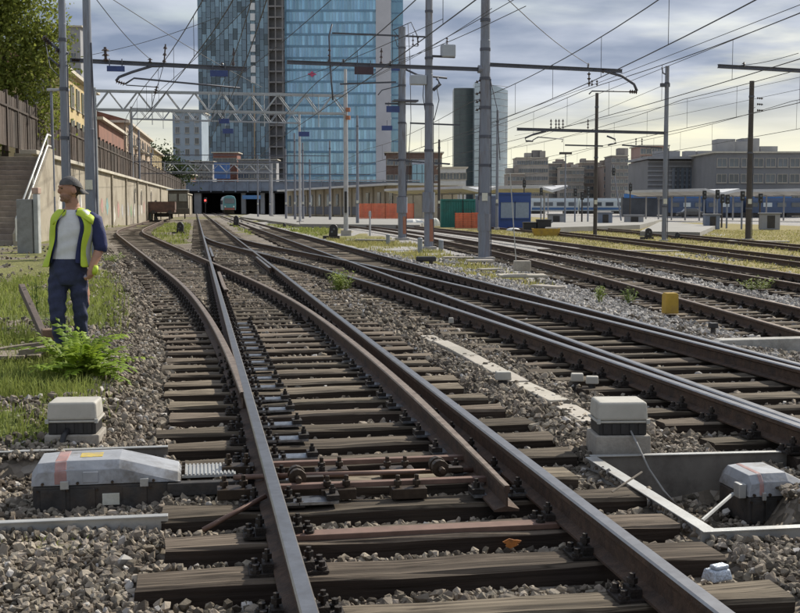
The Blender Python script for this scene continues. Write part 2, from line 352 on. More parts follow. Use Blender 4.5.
# ------------------------------------------------------------------ rails, sleepers, chairs
m_rust = mat('rail_rust', (.085, .052, .034), .75, .25, var=.35, scale=18, bump=.25, dirt=(.03, .025, .022), dscale=5, damt=.7)
m_top = mat('rail_polished', (.36, .35, .345), .34, 1.0, var=.12, scale=14, stretch=(1, 1, 1), dirt=(.2, .17, .15), dscale=9, damt=.35)
m_top2 = mat('rail_dull', (.30, .235, .18), .45, .7, var=.25, scale=14, dirt=(.12, .075, .05), dscale=9, damt=.6)
m_wood = mat('sleeper_wood', (.085, .068, .052), .92, var=.3, scale=1, stretch=(2.5, 34, 34), bump=.7, bscale=1.2, rnd=.42, dirt=(.03, .024, .018), dscale=.22, damt=.8, col2=(.27, .222, .165), spec=.15)
m_wood.node_tree.nodes['Noise Texture'].inputs['Scale'].default_value = 1.0
def cracks(m):                        # long drying cracks along the grain
    n, l = m.node_tree.nodes, m.node_tree.links; b = n['Principled BSDF']; src = b.inputs['Base Color'].links[0].from_socket
    tc = n.new('ShaderNodeTexCoord'); oi = n.new('ShaderNodeObjectInfo'); ad = n.new('ShaderNodeVectorMath'); ad.operation = 'ADD'; l.new(tc.outputs['Object'], ad.inputs[0])
    ml = n.new('ShaderNodeMath'); ml.operation = 'MULTIPLY'; ml.inputs[1].default_value = 40; l.new(oi.outputs['Random'], ml.inputs[0]); l.new(ml.outputs[0], ad.inputs[1])
    mp = n.new('ShaderNodeMapping'); mp.inputs['Scale'].default_value = (1.6, 16, 16); l.new(ad.outputs[0], mp.inputs[0])
    nz = n.new('ShaderNodeTexNoise'); nz.inputs['Scale'].default_value = 1.0; nz.inputs['Detail'].default_value = 4; nz.inputs['Distortion'].default_value = .4; l.new(mp.outputs[0], nz.inputs['Vector'])
    r = n.new('ShaderNodeValToRGB'); e = r.color_ramp.elements; e[0].position = .47; e[0].color = (0, 0, 0, 1); e[1].position = .53; e[1].color = (0, 0, 0, 1); e.new(.5).color = (1, 1, 1, 1); l.new(nz.outputs[0], r.inputs[0])
    mx = n.new('ShaderNodeMix'); mx.data_type = 'RGBA'; mx.blend_type = 'MIX'; f = n.new('ShaderNodeMath'); f.operation = 'MULTIPLY'; f.inputs[1].default_value = .75; l.new(r.outputs[0], f.inputs[0]); l.new(f.outputs[0], mx.inputs[0])
    l.new(src, mx.inputs[6]); mx.inputs[7].default_value = (.02, .016, .012, 1)
    st = n.new('ShaderNodeTexNoise'); st.inputs['Scale'].default_value = 5; st.inputs['Detail'].default_value = 7; st.inputs['Roughness'].default_value = .7; l.new(ad.outputs[0], st.inputs['Vector'])
    r2 = n.new('ShaderNodeMapRange'); r2.inputs[1].default_value = .5; r2.inputs[2].default_value = .68; r2.inputs[4].default_value = .7; l.new(st.outputs[0], r2.inputs[0])
    m2 = n.new('ShaderNodeMix'); m2.data_type = 'RGBA'; l.new(r2.outputs[0], m2.inputs[0]); l.new(mx.outputs[2], m2.inputs[6]); m2.inputs[7].default_value = (.042, .032, .024, 1); l.new(m2.outputs[2], b.inputs['Base Color'])
cracks(m_wood)
m_creo_shade = mat('sleeper_creosote_shade', (.045, .034, .026), .85, var=.4, scale=1, stretch=(2.5, 30, 30), bump=.6, bscale=1.2, rnd=.25, spec=.2)  # creosoted sides; the backlit shade of the fronts is painted into this dark colour
m_chair = mat('chair_iron', (.036, .029, .024), .62, .5, var=.4, scale=30, bump=.3, rnd=.2)
m_plate = mat('slide_plate_steel', (.34, .36, .39), .35, .9, var=.25, scale=20, dirt=(.06, .05, .04), dscale=12, damt=.7)
m_conc = mat('concrete', (.40, .385, .35), .9, var=.15, scale=9, bump=.25, dirt=(.17, .155, .13), dscale=3, damt=.6)
PROF = [(-.07,0),(.07,0),(.07,.012),(.012,.03),(.010,.108),(.035,.122),(.036,.150),(.029,.160),(-.029,.160),(-.036,.150),(-.035,.122),(-.010,.108),(-.012,.03),(-.07,.012)]
def rail(parent, qf, t0, t1, z=.012, top=1, step=.6, taper=None, name='rail', sc=1.0):
    ts = [t0]; d = step
    while ts[-1] < t1:
        ts.append(min(t1, ts[-1]+d)); d = step if ts[-1] < 30 else step*3 if ts[-1] < 90 else 8
    mb = MB(); K = len(PROF); vs = []
    for t in ts:
        q = float(qf(t)); k = 1.0
        if taper: k = lerp(.45, 1, min(1, max(0, (t-t0)/taper)))
        for x, zz in PROF: vs.append(T(q+x*sc*(k if zz > .02 else 1), t, z+zz*(lerp(.9, 1, (k-.45)/.55) if zz > .1 else 1)))
    fs, ms = [], []
    for i in range(len(ts)-1):
        for k in range(K):
            fs.append((i*K+k, i*K+(k+1) % K, (i+1)*K+(k+1) % K, (i+1)*K+k)); ms.append(1 if k in (6, 7, 8) else 0)
    mb.add(vs, fs); mb.m = ms
    mb.add([vs[i] for i in range(K)], [tuple(range(K))]); mb.add(vs[-K:], [tuple(range(K))])
    return mb.build(name, [m_rust, m_top if top == 1 else m_top2], parent)
SLM = []
for k in range(6):
    mb = MB(); n_ = 7; vs = []
    for i in range(n_+1):
        x = -.5+i/n_
        for y, z in ((-.135,-.15),(.135,-.15),(.132,-.016),(.115,0),(-.115,0),(-.132,-.016)):
            vs.append((x+(random.uniform(-.004, .004) if i in (0, n_) else 0), y+random.uniform(-.011, .011), z+random.uniform(-.012, .005)*(z > -.1)))
    fs = [(i*6+j, i*6+(j+1) % 6, (i+1)*6+(j+1) % 6, (i+1)*6+j) for i in range(n_) for j in range(6)]+[tuple(range(6)), tuple(range(n_*6, n_*6+6))]
    mb.add(vs, fs); mb.m = [0 if k_ < n_*6 and k_ % 6 in (2, 3, 4) else 1 for k_ in range(len(fs))]; SLM.append(mb.mesh('sleeper', [m_wood, m_creo_shade]))
def chair_mesh(kind=0):
    mb = MB()
    mb.box((0,0,.006), (.36, .16, .012))
    for s in (-1, 1):
        mb.box((s*.093, 0, .03), (.05, .10, .036))
        mb.cyl((s*.095, 0, .04), (s*.095, 0, .105), .013, n=6); mb.cyl((s*.095, 0, .062), (s*.095, 0, .086), .024, n=6)
        for yy in (-.05, .05):
            mb.cyl((s*.15, yy, .012), (s*.15, yy, .028), .026, n=8); mb.cyl((s*.15, yy, .028), (s*.15, yy, .05), .016, n=6)
    return mb.mesh('rail_chair', m_chair)
CHM = chair_mesh()
mb = MB()
mb.box((0,0,.008), (.34, .15, .016), m=0); mb.box((.14, 0, .03), (.07, .12, .03), m=1)
mb.cyl((.14,.0,.04), (.14,0,.075), .02, n=6, m=1); mb.cyl((.14,0,.06), (.14,0,.095), .012, n=6, m=1)
SLIDE = mb.mesh('slide_plate', [m_plate, m_chair])
SLEEP = []          # (t, q0, q1) for the ballast
def sleeper(parent, t, q0, q1, z=0.0, rails=(), slope=0.0, slides=(), chairs=True):
    j = random.uniform(-.045, .045); ln = q1-q0
    c = T((q0+q1)/2+random.uniform(-.04, .04), t+j, z+random.uniform(-.008, .004))
    ang = A-math.atan(slope)+random.uniform(-.014, .014)
    M = Matrix.Translation(c-ORG[parent.name]) @ Matrix.Rotation(ang, 4, 'Z') @ Matrix.Diagonal((ln*random.uniform(.985, 1.01), random.uniform(.94, 1.06), 1, 1))
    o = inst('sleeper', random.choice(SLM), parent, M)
    SLEEP.append((t, q0, q1))
    if chairs:
        Mi = M.inverted()
        for q in rails:
            p = T(q, t+j, z+.001)-ORG[parent.name]
            inst('rail_chair', CHM, o, Mi @ Matrix.Translation(p) @ Matrix.Rotation(ang, 4, 'Z'))
        for q, sgn in slides:
            p = T(q+sgn*.20, t+j, z+.0125)-ORG[parent.name]
            inst('slide_plate', SLIDE, o, Mi @ Matrix.Translation(p) @ Matrix.Rotation(ang+(0 if sgn > 0 else math.pi), 4, 'Z'))
    return o
g_tr = 'railway tracks of the yard'
tr_main = thing('railway_track', 'straight railway track with shiny rails running from the foreground to the tunnel', 'railway track', T(QM, 5, 0), g_tr)
tr_div = thing('railway_track', 'rusty railway track curving off to the left towards the parked wagon', 'railway track', T(q_div(20.), 20, 0), g_tr)
tr_C = thing('railway_track', 'railway track right of the cable trough with double rails crossing the right edge', 'railway track', T(QC, 12, 0), g_tr)
tr_x = thing('railway_track', 'crossover track linking the straight middle track with the track to its right', 'railway track', T(2.6, 40, 0), g_tr)
rail(tr_main, lambda t: .395, 2.2, 330); rail(tr_main, lambda t: 1.905, 2.2, 330)
rail(tr_main, lambda t: 1.905-.115, 29, 35.5, z=.008, name='check_rail')
rail(tr_main, lambda t: .395+.115, 36, 44, z=.008, name='check_rail')
rail(tr_main, lambda t: .395+.12+.02*max(0, 22.5-t), 21.5, 27.5, z=.006, name='wing_rail', top=2)
rail(tr_div, lambda t: q_div(t)-GA, 9.5, 190, z=.0095, top=2); 
bl = rail(tr_div, m1_q, 6.1, 190, z=.0085, top=2, taper=3.0); tag(bl, 'open switch blade of the turnout, brown and standing clear of the rail')
rail(tr_C, lambda t: QC-GA, 2.2, 320); rail(tr_C, lambda t: QC+GA, 2.2, 320)
rail(tr_x, lambda t: q_xov(t)-GA, 1.5, 63.5, z=.0095); rail(tr_x, lambda t: q_xov(t)+GA, 1.5, 63.5, z=.0085)
rail(tr_x, lambda t: q_xov(t)-GA+.115, 37, 43, z=.006, name='check_rail')
SP = .6
# turnout sleepers of the middle and the left track
t = 4.05-2*SP
while t < 150:
    qd = float(q_div(t)); lo = qd-GA; near = t < 46
    sd = float(q_div(t+.5)-q_div(t-.5)); xq = float(q_xov(t)); sx_ = float(q_xov(t+.5)-q_xov(t-.5))
    ch = t < 36
    together = qd > QM-2.15
    rr = [.395, 1.905]
    if together:
        if t > 9.6 and .395-lo > .22: rr.append(lo)
        mq = float(m1_q(t)); sl = []
        if t > 17 and mq-.395 > .3 and 1.905-mq > .3: rr.append(mq)
        if 6 < t < 17: sl = [(.395, 1), (1.905, -1)]
        q0 = min(lo, .395)-.56-.12*random.random(); q1 = 1.905+.55+.15*random.random()
        if not (6.55 < t < 7.35): sleeper(tr_main, t, q0, q1, rails=rr, slides=sl, chairs=ch)
        else: sleeper(tr_main, t, q0+.35, q1-.3, rails=rr, slides=sl, chairs=ch)
    else:
        jx = 42 < t < 64
        sleeper(tr_main, t, .395-.55, (xq+GA+.5 if 43 < t < 58 else 1.905+.55), rails=rr, chairs=ch)
        sleeper(tr_div, t, lo-.55, qd+GA+.55, rails=[lo, qd+GA], slope=sd, chairs=ch)
    xx0 = xq-GA
    cx_together = xq > QC-2.1
    if t < 90:
        if cx_together:
            rc = [QC+GA, xx0]
            if QC-GA-xx0 > .25: rc += [QC-GA, xq+GA]
            sleeper(tr_C, t+.25, max(xx0-.5-.12*random.random(), 3.9 if t < 7.6 else 0), QC+GA+.5+.1*random.random(), rails=rc, chairs=ch)
        else:
            sleeper(tr_C, t+.25, QC-GA-.5, QC+GA+.5, rails=[QC-GA, QC+GA], chairs=False)
            if t < 43: sleeper(tr_x, t+.1, xx0-.5, xq+GA+.5, rails=[xx0, xq+GA], slope=sx_, chairs=ch)
    t += SP
NSL = len(SLEEP)
for lab, qf, z0, t1, s1, top in (('low railway track behind the tall yellow marker post', q_D, -.165, 150, 62, 2), ('railway track passing in front of the blue and green containers', q_E, -.165, 150, 50, 2),
                            ('overgrown railway track half buried in the dry grass at right', q_F, -.24, 140, 0, 2), ('overgrown railway track beyond the blue grey mast in the dry grass', q_G, -.25, 140, 0, 2)):
    tr = thing('railway_track', lab, 'railway track', T(float(qf(25.)), 25, z0), g_tr)
    for s in (-1, 1): rail(tr, lambda t, s=s: qf(t)+s*GA*.93, 12, t1, z=z0+.012, top=top)
    t = 12
    while t < s1:
        q = float(qf(t)); sleeper(tr, t, q-1.25, q+1.25, z=z0-.01, rails=[q-GA*.93, q+GA*.93], slope=-float(qf(t+.5)-qf(t-.5)), chairs=t < 28); t += SP
# stretcher bars and drive rods between the blades
m_rod = mat('rod_red_brown', (.19, .118, .09), .6, .4, var=.2, scale=12)
m_bolt = mat('bolt_oily', (.06, .043, .03), .5, .6, var=.3, scale=25)
for (t, z, r, q0, q1, nm) in ((6.62, .07, .02, .43, 1.70, 'stretcher_bar'), (7.27, .06, .018, .43, 1.70, 'stretcher_bar')):
    mb = MB(); mb.box(T((q0+q1)/2, t, z), (q1-q0, .05, .03), ux=NV, uy=DV); mb.build(nm, m_rod, tr_main, bevel=.004)
mb = MB(); mb.cyl(T(.2, 6.95, .06), T(1.66, 6.95, .05), .016, n=8); mb.build('drive_rod', m_rod, tr_main, smooth=True)
mb = MB(); mb.cyl(G(203, 530, -.05), G(266, 496, .08), .014, n=6); mb.build('detector_rod', m_rod, tr_main, smooth=True)
mb = MB(); mb.box(T(1.1, 5.85, .0), (1.5, .10, .03), ux=NV, uy=DV); mb.build('tie_plate', m_rod, tr_main, bevel=.004)
for q, t in ((.56, 6.78), (1.42, 6.88)):
    mb = MB()
    for i in range(4): mb.cyl(T(q+i*.001, t-.09+i*.045, .10), T(q, t-.062+i*.045, .10), .052-.006*(i % 2), n=12)
    mb.cyl(T(q, t-.16, .10), T(q, t+.14, .10), .02, n=8); mb.box(T(q+.08, t+.02, .07), (.16, .05, .03), ux=NV, uy=DV)
    mb.build('blade_lock', m_bolt, tr_main, bevel=.003)
for q, t in ((1.18, 6.55), (1.2, 7.05), (.78, 6.6), (.80, 7.1), (.24, 7.3), (.20, 6.7)):
    mb = MB(); mb.box(T(q, t, .03), (.20, .12, .06), ux=NV, uy=DV)
    for d in (-.06, .05): mb.cyl(T(q+d, t, .05), T(q+d, t, .13), .014, n=6); mb.cyl(T(q+d, t, .07), T(q+d, t, .10), .026, n=6)
    mb.build('fastening_block', m_bolt, tr_main, bevel=.004)
MB().prism([((.04+.012*math.sin(5*a_))*math.cos(a_), (.022+.006*math.sin(3*a_+1))*math.sin(a_)) for a_ in np.linspace(0, 6.28, 19)[:-1]], G(512, 543, -.04)-DV*.004, NV, UP, DV*.008).build('paint_mark', mat('orange_mark', (.42, .15, .03), .7, var=.4, scale=30, dirt=(.06,.04,.03), dscale=20, damt=.9), tr_main)

# ------------------------------------------------------------------ ballast stones
m_stone = mat('ballast_stone', (.125, .10, .074), .92, var=.3, scale=2.2, attr='rnd', rnd=.68, spec=.2, bump=.3, bscale=60, col2=(.30, .262, .21))
m_stone2 = mat('ballast_pale', (.27, .25, .225), .92, var=.3, scale=1.2, attr='rnd', rnd=.5, spec=.2, col2=(.46, .435, .40))
def hull(k):
    """angular crushed stone: convex hull of k scattered points"""
    bm = bmesh.new(); d = rng.normal(size=(k, 3)); d /= np.linalg.norm(d, axis=1)[:, None]; d *= rng.uniform(.78, 1.1, k)[:, None]*np.array([1.2, .95, .7])*rng.uniform(.85, 1.15, 3)
    for q in d: bm.verts.new(q)
    bmesh.ops.convex_hull(bm, input=list(bm.verts)); bmesh.ops.delete(bm, geom=[q for q in bm.verts if not q.link_faces], context='VERTS')
    bmesh.ops.triangulate(bm, faces=bm.faces[:]); bm.verts.index_update()
    v = np.array([q.co[:] for q in bm.verts]); f = np.array([[w.index for w in q.verts] for q in bm.faces]); bm.free(); return v, f
HULLS = [hull(13+i % 4) for i in range(14)]
def stones(name, P3, size, sub, label, pale=None):
    n = len(P3); vi = rng.integers(0, len(HULLS), n); Rm = rotmats(n); VS, FS, AT, MI = [], [], [], []; off = 0
    rv = rng.random(n); pale = np.zeros(n, int) if pale is None else pale.astype(int)
    for k, (v0, f0) in enumerate(HULLS):
        ix = np.nonzero(vi == k)[0]; m = len(v0)
        VS.append((np.einsum('nij,kj->nki', Rm[ix], v0)*size[ix, None, None]+P3[ix, None, :]).reshape(-1, 3))
        FS.append((f0[None]+(np.arange(len(ix))*m)[:, None, None]).reshape(-1, 3)+off); off += m*len(ix)
        AT.append(np.repeat(rv[ix], m)); MI.append(np.repeat(pale[ix], len(f0)))
    me = np_mesh(name, np.concatenate(VS), np.concatenate(FS), [m_stone, m_stone2], mi=np.concatenate(MI), attrs={'rnd': np.concatenate(AT)})
    o = np_obj(name, me); tag(o, label, 'gravel', kind='stuff'); return o
SL = np.array(SLEEP[:NSL])
def in_sleeper(q, t, pad=.0):
    r = np.zeros(len(q), bool)
    for (st, a, b) in SL:
        if st > 46: continue
        r |= (abs(t-st) < .125+pad) & (q > a-.02) & (q < b+.02)
    return r
def scatter(y0, y1, dens, s0, s1, sub, name, label):
    n = int(dens*.76*(y1*y1-y0*y0)/2+dens*(y1-y0)*1.0)
    Y = np.sqrt(rng.uniform(y0*y0, y1*y1, n)); X = rng.uniform(-1, 1, n)*(.38*Y+.5)
    q = X*CA+Y*SA; t = -X*SA+Y*CA
    gm_ = grass_mask(X, Y); z = height(X, Y)
    keep = rng.random(n) > gm_*1.15
    keep &= ~((q > 8.2+0*q) & (rng.random(n) < .25))
    path = (edge_left(t)-q > 1.6+.0*t) & (t > 12); keep &= ~(path & (rng.random(n) < .8))
    pit = z < -.3; keep &= ~(pit & (rng.random(n) < .75))
    keep &= ~in_sleeper(q, t, .015)
    el = edge_left(t); gap = (q > el) & (q < 1.905+.45) & (t < 22); keep &= ~(gap & (rng.random(n) < .25))
    X, Y, z = X[keep], Y[keep], z[keep]; n = len(X)
    sz = (s0+(s1-s0)*rng.random(n)**1.5)*np.where(rng.random(n) < .1, 1.45, 1)
    z = z+sz*.35+rng.random(n)*.03
    # keep clear of the rails: sink stones beside rail feet a little
    q = X*CA+Y*SA; t = -X*SA+Y*CA
    return stones(name, np.stack([X, Y, z], 1), sz, sub, label, rng.random(n) < .05+.95*sm(2.4, 7.5, q)*sm(9, 20, t))
scatter(4.0, 8.6, 1750, .013, .031, 2, 'ballast', 'coarse grey and brown track ballast in the foreground')
scatter(8.6, 15, 560, .022, .038, 1, 'ballast', 'brown grey ballast between the tracks in the middle distance')
scatter(15, 27, 150, .026, .046, 1, 'ballast', 'pale ballast beside the tracks farther off')
scatter(27, 46, 42, .03, .06, 1, 'ballast', 'distant ballast around the masts')
# larger pale stones lying in the gaps of the front sleepers
n = 240; q = rng.uniform(.1, 1.85, n); t = 4.35+rng.normal(0, .05, n)+np.where(rng.random(n) < .5, 0, .6)
k = (q > .7) | (rng.random(n) < .4); q, t = q[k], t[k]
stones('ballast', np.array([T(a, b_, -.10+rng.random()*.04) for a, b_ in zip(q, t)]), rng.uniform(.026, .045, len(q)), 2, 'pale stones lying between the front sleepers')

# ------------------------------------------------------------------ grass
def blades(name, pts, hgt, wid, lean, material, label, nb=1):
    n = len(pts); an = rng.uniform(0, 2*math.pi, n); la = rng.uniform(0, 2*math.pi, n); le = lean*rng.random(n)
    w = np.stack([np.cos(an), np.sin(an), 0*an], 1)*wid[:, None]; ld = np.stack([np.cos(la), np.sin(la), 0*la], 1)
    up = np.array([0, 0, 1.])
    b0, b1 = pts-w, pts+w
    mid = pts+up*(hgt*.6)[:, None]+ld*(hgt*le*.4)[:, None]; tip = pts+up*(hgt*(1-.25*le))[:, None]+ld*(hgt*le)[:, None]
    VV = np.stack([b0, b1, mid+w*.7, mid-w*.7, tip], 1).reshape(-1, 3); o5 = np.arange(n)*5
    F3 = np.concatenate([np.stack([o5, o5+1, o5+2], 1), np.stack([o5, o5+2, o5+3], 1), np.stack([o5+3, o5+2, o5+4], 1)])
    me = np_mesh(name, VV, F3, material, attrs={'rnd': np.repeat(rng.random(n), 5)})
    return me
m_grass = mat('grass_blades', (.17, .20, .045), .7, var=.3, scale=3, attr='rnd', rnd=.4, col2=(.30, .34, .09), spec=.2, leaf=.35)
m_dry = mat('grass_dry', (.40, .34, .14), .8, var=.3, scale=2, attr='rnd', rnd=.35, col2=(.28, .29, .10), leaf=.35, spec=.15)
def grassfield(x0, x1, y0, y1, n, h0, h1, w, material, label, fn=None, nm='grass'):
    X = rng.uniform(x0, x1, n); Y = rng.uniform(y0, y1, n)
    k = (abs(X) < .39*Y+1) & (rng.random(n) < grass_mask(X, Y)**1.5*.9+.0)
    if fn is not None: k &= fn(X, Y)
    X, Y = X[k], Y[k]; z = height(X, Y)-.01; n = len(X)
    me = blades(nm, np.stack([X, Y, z], 1), rng.uniform(h0, h1, n)*(.5+vnoise(X, Y, .5, 9)), np.full(n, w)*rng.uniform(.6, 1.3, n), .9, material, label)
    tag(np_obj(nm, me), label, 'grass', kind='stuff')
grassfield(-5.5, -.2, 7.4, 14, 60000, .04, .15, .0045, m_grass, 'green grass on the left verge around the grey junction box')
grassfield(-8, -1, 14, 26, 34000, .05, .2, .008, m_grass, 'thin yellowing grass beside the left track')
grassfield(-2.5, -.6, 4.5, 6.3, 5000, .04, .12, .004, m_grass, 'sparse grass among the stones at lower left')
grassfield(-4, 8, 24, 70, 50000, .06, .20, .014, m_dry, 'yellow green grass strip around the bases of the middle masts')
grassfield(4, 40, 30, 95, 60000, .04, .13, .022, m_dry, 'dry yellow grass covering the disused tracks at right')
grassfield(-30, -5, 55, 120, 30000, .08, .25, .03, m_grass, 'green grass between the left track and the straight track')
# ------------------------------------------------------------------ foreground equipment
m_galv = mat('galvanised_steel', (.46, .46, .44), .5, .5, var=.15, scale=8, dirt=(.2, .17, .14), dscale=4, damt=.5, bump=.08)
m_iron = mat('machine_iron', (.05, .047, .045), .6, .35, var=.35, scale=12, bump=.15, dirt=(.10, .075, .055), dscale=5, damt=.6)
m_hood = mat('machine_hood_grey', (.33, .34, .36), .55, .05, var=.18, scale=5, dirt=(.13, .115, .095), dscale=4, damt=.8, bump=.1)
m_redp = mat('faded_red_paint', (.34, .19, .17), .65, var=.3, scale=9, dirt=(.32, .29, .28), dscale=7, damt=.85)
m_yelp = mat('yellow_sticker', (.55, .40, .06), .6, var=.25, scale=14, dirt=(.3, .28, .24), dscale=16, damt=.8)
m_lid = mat('junction_lid_grey', (.42, .40, .35), .7, var=.12, scale=6, dirt=(.24, .215, .18), dscale=4, damt=.5, bump=.08)
m_base = mat('junction_concrete_base', (.33, .30, .255), .92, var=.2, scale=9, bump=.3, dirt=(.14, .12, .1), dscale=4, damt=.5)
m_blk = mat('black_plastic', (.022, .021, .022), .55, var=.3, scale=8)
m_white = mat('white_label', (.62, .61, .52), .6, var=.1, scale=20, dirt=(.3, .28, .2), dscale=15, damt=.4)
def machine(q0, t0, z0, label, sticker=True, mir=1, su=1.0):
    root = thing('point_machine', label, 'point machine', T(q0, t0, z0), 'point machines beside the turnout')
    def p(u, w, z): return T(q0+u*su, t0+w, z0+z)
    def bx(mb, u0, u1, w0, w1, a, b, m=0):
        return mb.box(p((u0+u1)/2, (w0+w1)/2, (a+b)/2), ((u1-u0)*su, w1-w0, b-a), ux=NV, uy=DV, m=m)
    base = bx(MB(), .0, .86, 0, .42, 0, .185).build('housing', m_iron, root, bevel=.012)
    for u0, u1 in ((.045, .19), (.215, .36), (.52, .66)):
        bx(MB(), u0, u1, -.008, .004, .02, .165).build('access_panel', m_iron, base, bevel=.003)
    mb = MB()
    for u in (.03, .20, .37, .68):
        for z in (.03, .155): mb.cyl(p(u, -.012, z), p(u, .0, z), .007, n=6)
    mb.build('bolts', m_bolt, base)
    bx(MB(), .40, .50, -.01, .003, .06, .13).build('rating_plate', m_white, base, bevel=.002)
    st = [(-.005, .26), (.03, .315), (.2, .325), (.50, .325), (.60, .30), (.845, .235), (.86, .20)]
    def loft(us, off=0.0, lo=.187):
        vs = []
        for u, h in us:
            for w, z in ((-.006-off, lo), (.0-off, h-.05), (.045, h+off), (.34, h+off), (.405, h-.05), (.426, lo)): vs.append(p(u, w, z))
        k = len(us); fs = [(i*6+j, i*6+j+1, i*6+j+7, i*6+j+6) for i in range(k-1) for j in range(5)]
        fs += [tuple(range(6)), tuple(range((k-1)*6, k*6))]+[(i*6+5, i*6, i*6+6, i*6+11) for i in range(k-1)]
        return MB().add(vs, fs)
    hood = loft(st).build('hood', m_hood, root, bevel=.014, segs=3)
    def hh(u): return float(np.interp(u, [s[0] for s in st], [s[1] for s in st]))
    loft([(.12, hh(.12)), (.205, hh(.205))], .002).build('red_stripe', m_redp, hood, bevel=.012)
    if sticker:
        MB().box(p(.33, .19, .3265), (.13, .12, .002), ux=NV, uy=DV).build('yellow_sticker', m_yelp, hood)
        bx(MB(), .29, .38, -.012, -.001, .2, .265).build('hatch', m_hood, hood, bevel=.004)
    mb = MB()
    for u in (.06, .26, .46, .70): mb.cyl(p(u, -.02, .2), p(u, .0, .2), .009, n=6)
    mb.build('hood_bolts', m_bolt, hood)
    for u in (.16, .62): bx(MB(), u, u+.05, -.022, -.004, .165, .215).build('hood_latch', m_galv, hood, bevel=.004)
    pl = bx(MB(), .865, 1.19, .06, .36, .19, .205).build('rod_cover', m_galv, root)
    mb = MB()
    for i in range(13): bx(mb, .885+i*.0235, .896+i*.0235, .062, .358, .204, .213)
    mb.build('ribs', m_galv, pl)
    mb = MB()
    for w in (.1, .2, .31): mb.cyl(p(.875, w, .2), p(.875, w, .235), .011, n=6)
    mb.build('hinge_bolts', m_bolt, pl)
    bx(MB(), .78, 1.2, -.03, .04, .10, .18).build('support_beam', m_iron, root, bevel=.006)
    bx(MB(), .87, .92, .03, .36, -.02, .1).build('bracket', m_iron, root, bevel=.006)
    return root
q, t = QT(G(33, 518, -.17)); machine(q, t, -.17, 'grey hooded point machine with a ribbed rod cover left of the track')
q, t = QT(G(748, 527, -.32)); mr = machine(q, t, -.32, 'point machine at the right edge in a steel walled pit', False, su=.52)
MB().box(T(q-.03, t+.06, -.10), (.05, .08, .09), ux=NV, uy=DV).build('cable_box', m_galv, mr, bevel=.005)

def plate(name, a, b, h, th, label, top=None, zt=None):
    a, b = Vector(a), Vector(b); d = (b-a); L = d.length; d.normalize(); nrm = Vector((-d.y, d.x, 0))
    root = thing(name, label, 'steel plate', a)
    mb = MB(); mb.box((a+b)/2+Vector((0,0,-h/2)), (L, th, h), ux=d, uy=nrm); mb.build('web', m_galv if not top else top, root, bevel=.002)
    mb = MB(); mb.box((a+b)/2+Vector((0,0,.004)), (L, th+.035, .008), ux=d, uy=nrm); mb.build('flange', m_galv, root, bevel=.002)
    return root
m_pl = mat('weathered_plate', (.17, .155, .135), .75, .2, var=.2, scale=4, dirt=(.06, .05, .042), dscale=3, damt=.6, bump=.1)
plate('retaining_plate', G(-20, 453, .02), G(168, 447, .02), .2, .012, 'rusted plate behind the left point machine', m_pl)
plate('retaining_plate', G(-20, 524, 0), G(168, 516, 0), .125, .02, 'pale galvanised plate in front of the left point machine')
plate('retaining_plate', PA+Vector((-.02, .04, 0)), G(830, 451, 0), .36, .012, 'tall rusted plate behind the right point machine', m_pl)
plate('retaining_plate', PA+Vector((-.02, -.0, .0)), PB, .09, .045, 'slanting pale steel bar running down from the right junction box')
plate('retaining_plate', G(701, 532, .01), G(830, 526, .01), .13, .02, 'pale galvanised plate in front of the right point machine')
def pedestal(p, rz, label, dirt=1.0):
    p = Vector(p); root = thing('junction_box', label, 'junction box', p, 'junction boxes beside the turnout')
    ux = Vector((math.cos(rz), math.sin(rz), 0)); uy = Vector((-math.sin(rz), math.cos(rz), 0))
    MB().box(p+Vector((0,0,.0)), (.385, .33, .28), ux=ux, uy=uy, taper=.97).build('concrete_base', m_base, root, bevel=.01)
    mid = MB().box(p+Vector((0,0,.185)), (.325, .27, .09), ux=ux, uy=uy).build('terminal_body', m_blk, root, bevel=.006)
    mb = MB()
    for i in range(-2, 3): mb.box(p+ux*(i*.06)-uy*.137+Vector((0,0,.185)), (.028, .012, .07), ux=ux, uy=uy)
    mb.build('clips', m_blk, mid)
    MB().box(p+Vector((0,0,.232)), (.36, .30, .014), ux=ux, uy=uy).build('flange', m_lid, root, bevel=.004)
    MB().box(p+Vector((0,0,.302)), (.345, .285, .126), ux=ux, uy=uy, taper=.95).build('lid', m_lid, root, bevel=.018, segs=3)
    mb = MB()
    for s in (-1, 1): mb.cyl(p+ux*(s*.168)-uy*.15+Vector((0,0,.222)), p+ux*(s*.168)-uy*.15+Vector((0,0,.25)), .014, n=6)
    mb.build('latch', m_galv, root)
    return root
pl_ = G(71, 449, .0)+Vector((-.03, .24, -.06)); a1 = pedestal(pl_, A*.5, 'grey lidded junction box standing in the grass behind the left point machine')
pr_ = G(622, 462, .0)+Vector((.05, .42, -.02)); a2 = pedestal(pr_, A*.3, 'grey lidded junction box on ballast beside the rusted plate at right')
mb = MB(); mb.tube([pl_+Vector((-.02, -.14, .17)), pl_+Vector((-.03, -.20, .14)), pl_+Vector((-.05, -.24, .02)), pl_+Vector((-.06, -.25, -.1))], .02, 8); mb.build('cable', m_blk, a1, smooth=True)
m_cab = mat('cable_grey', (.3, .29, .27), .6, var=.1, scale=5)
mb = MB(); c0 = pr_+Vector((.06, -.14, .17)); c1 = G(672, 500, -.25)
mb.tube([c0, c0+Vector((.03, -.09, -.08)), lerp(c0, c1, .45)+Vector((0,0,-.05)), lerp(c0, c1, .8)+Vector((0,0,-.03)), c1, c1+Vector((.05, .1, -.06))], .007, 6); mb.build('cable', m_cab, a2, smooth=True)
mb = MB(); mb.cyl(G(702, 521, -.16), G(733, 494, -.12), .012, n=6)
single('steel_rod', mb, m_galv, 'thin steel rod leaning beside the right point machine', 'rod', G(702, 521, -.16))
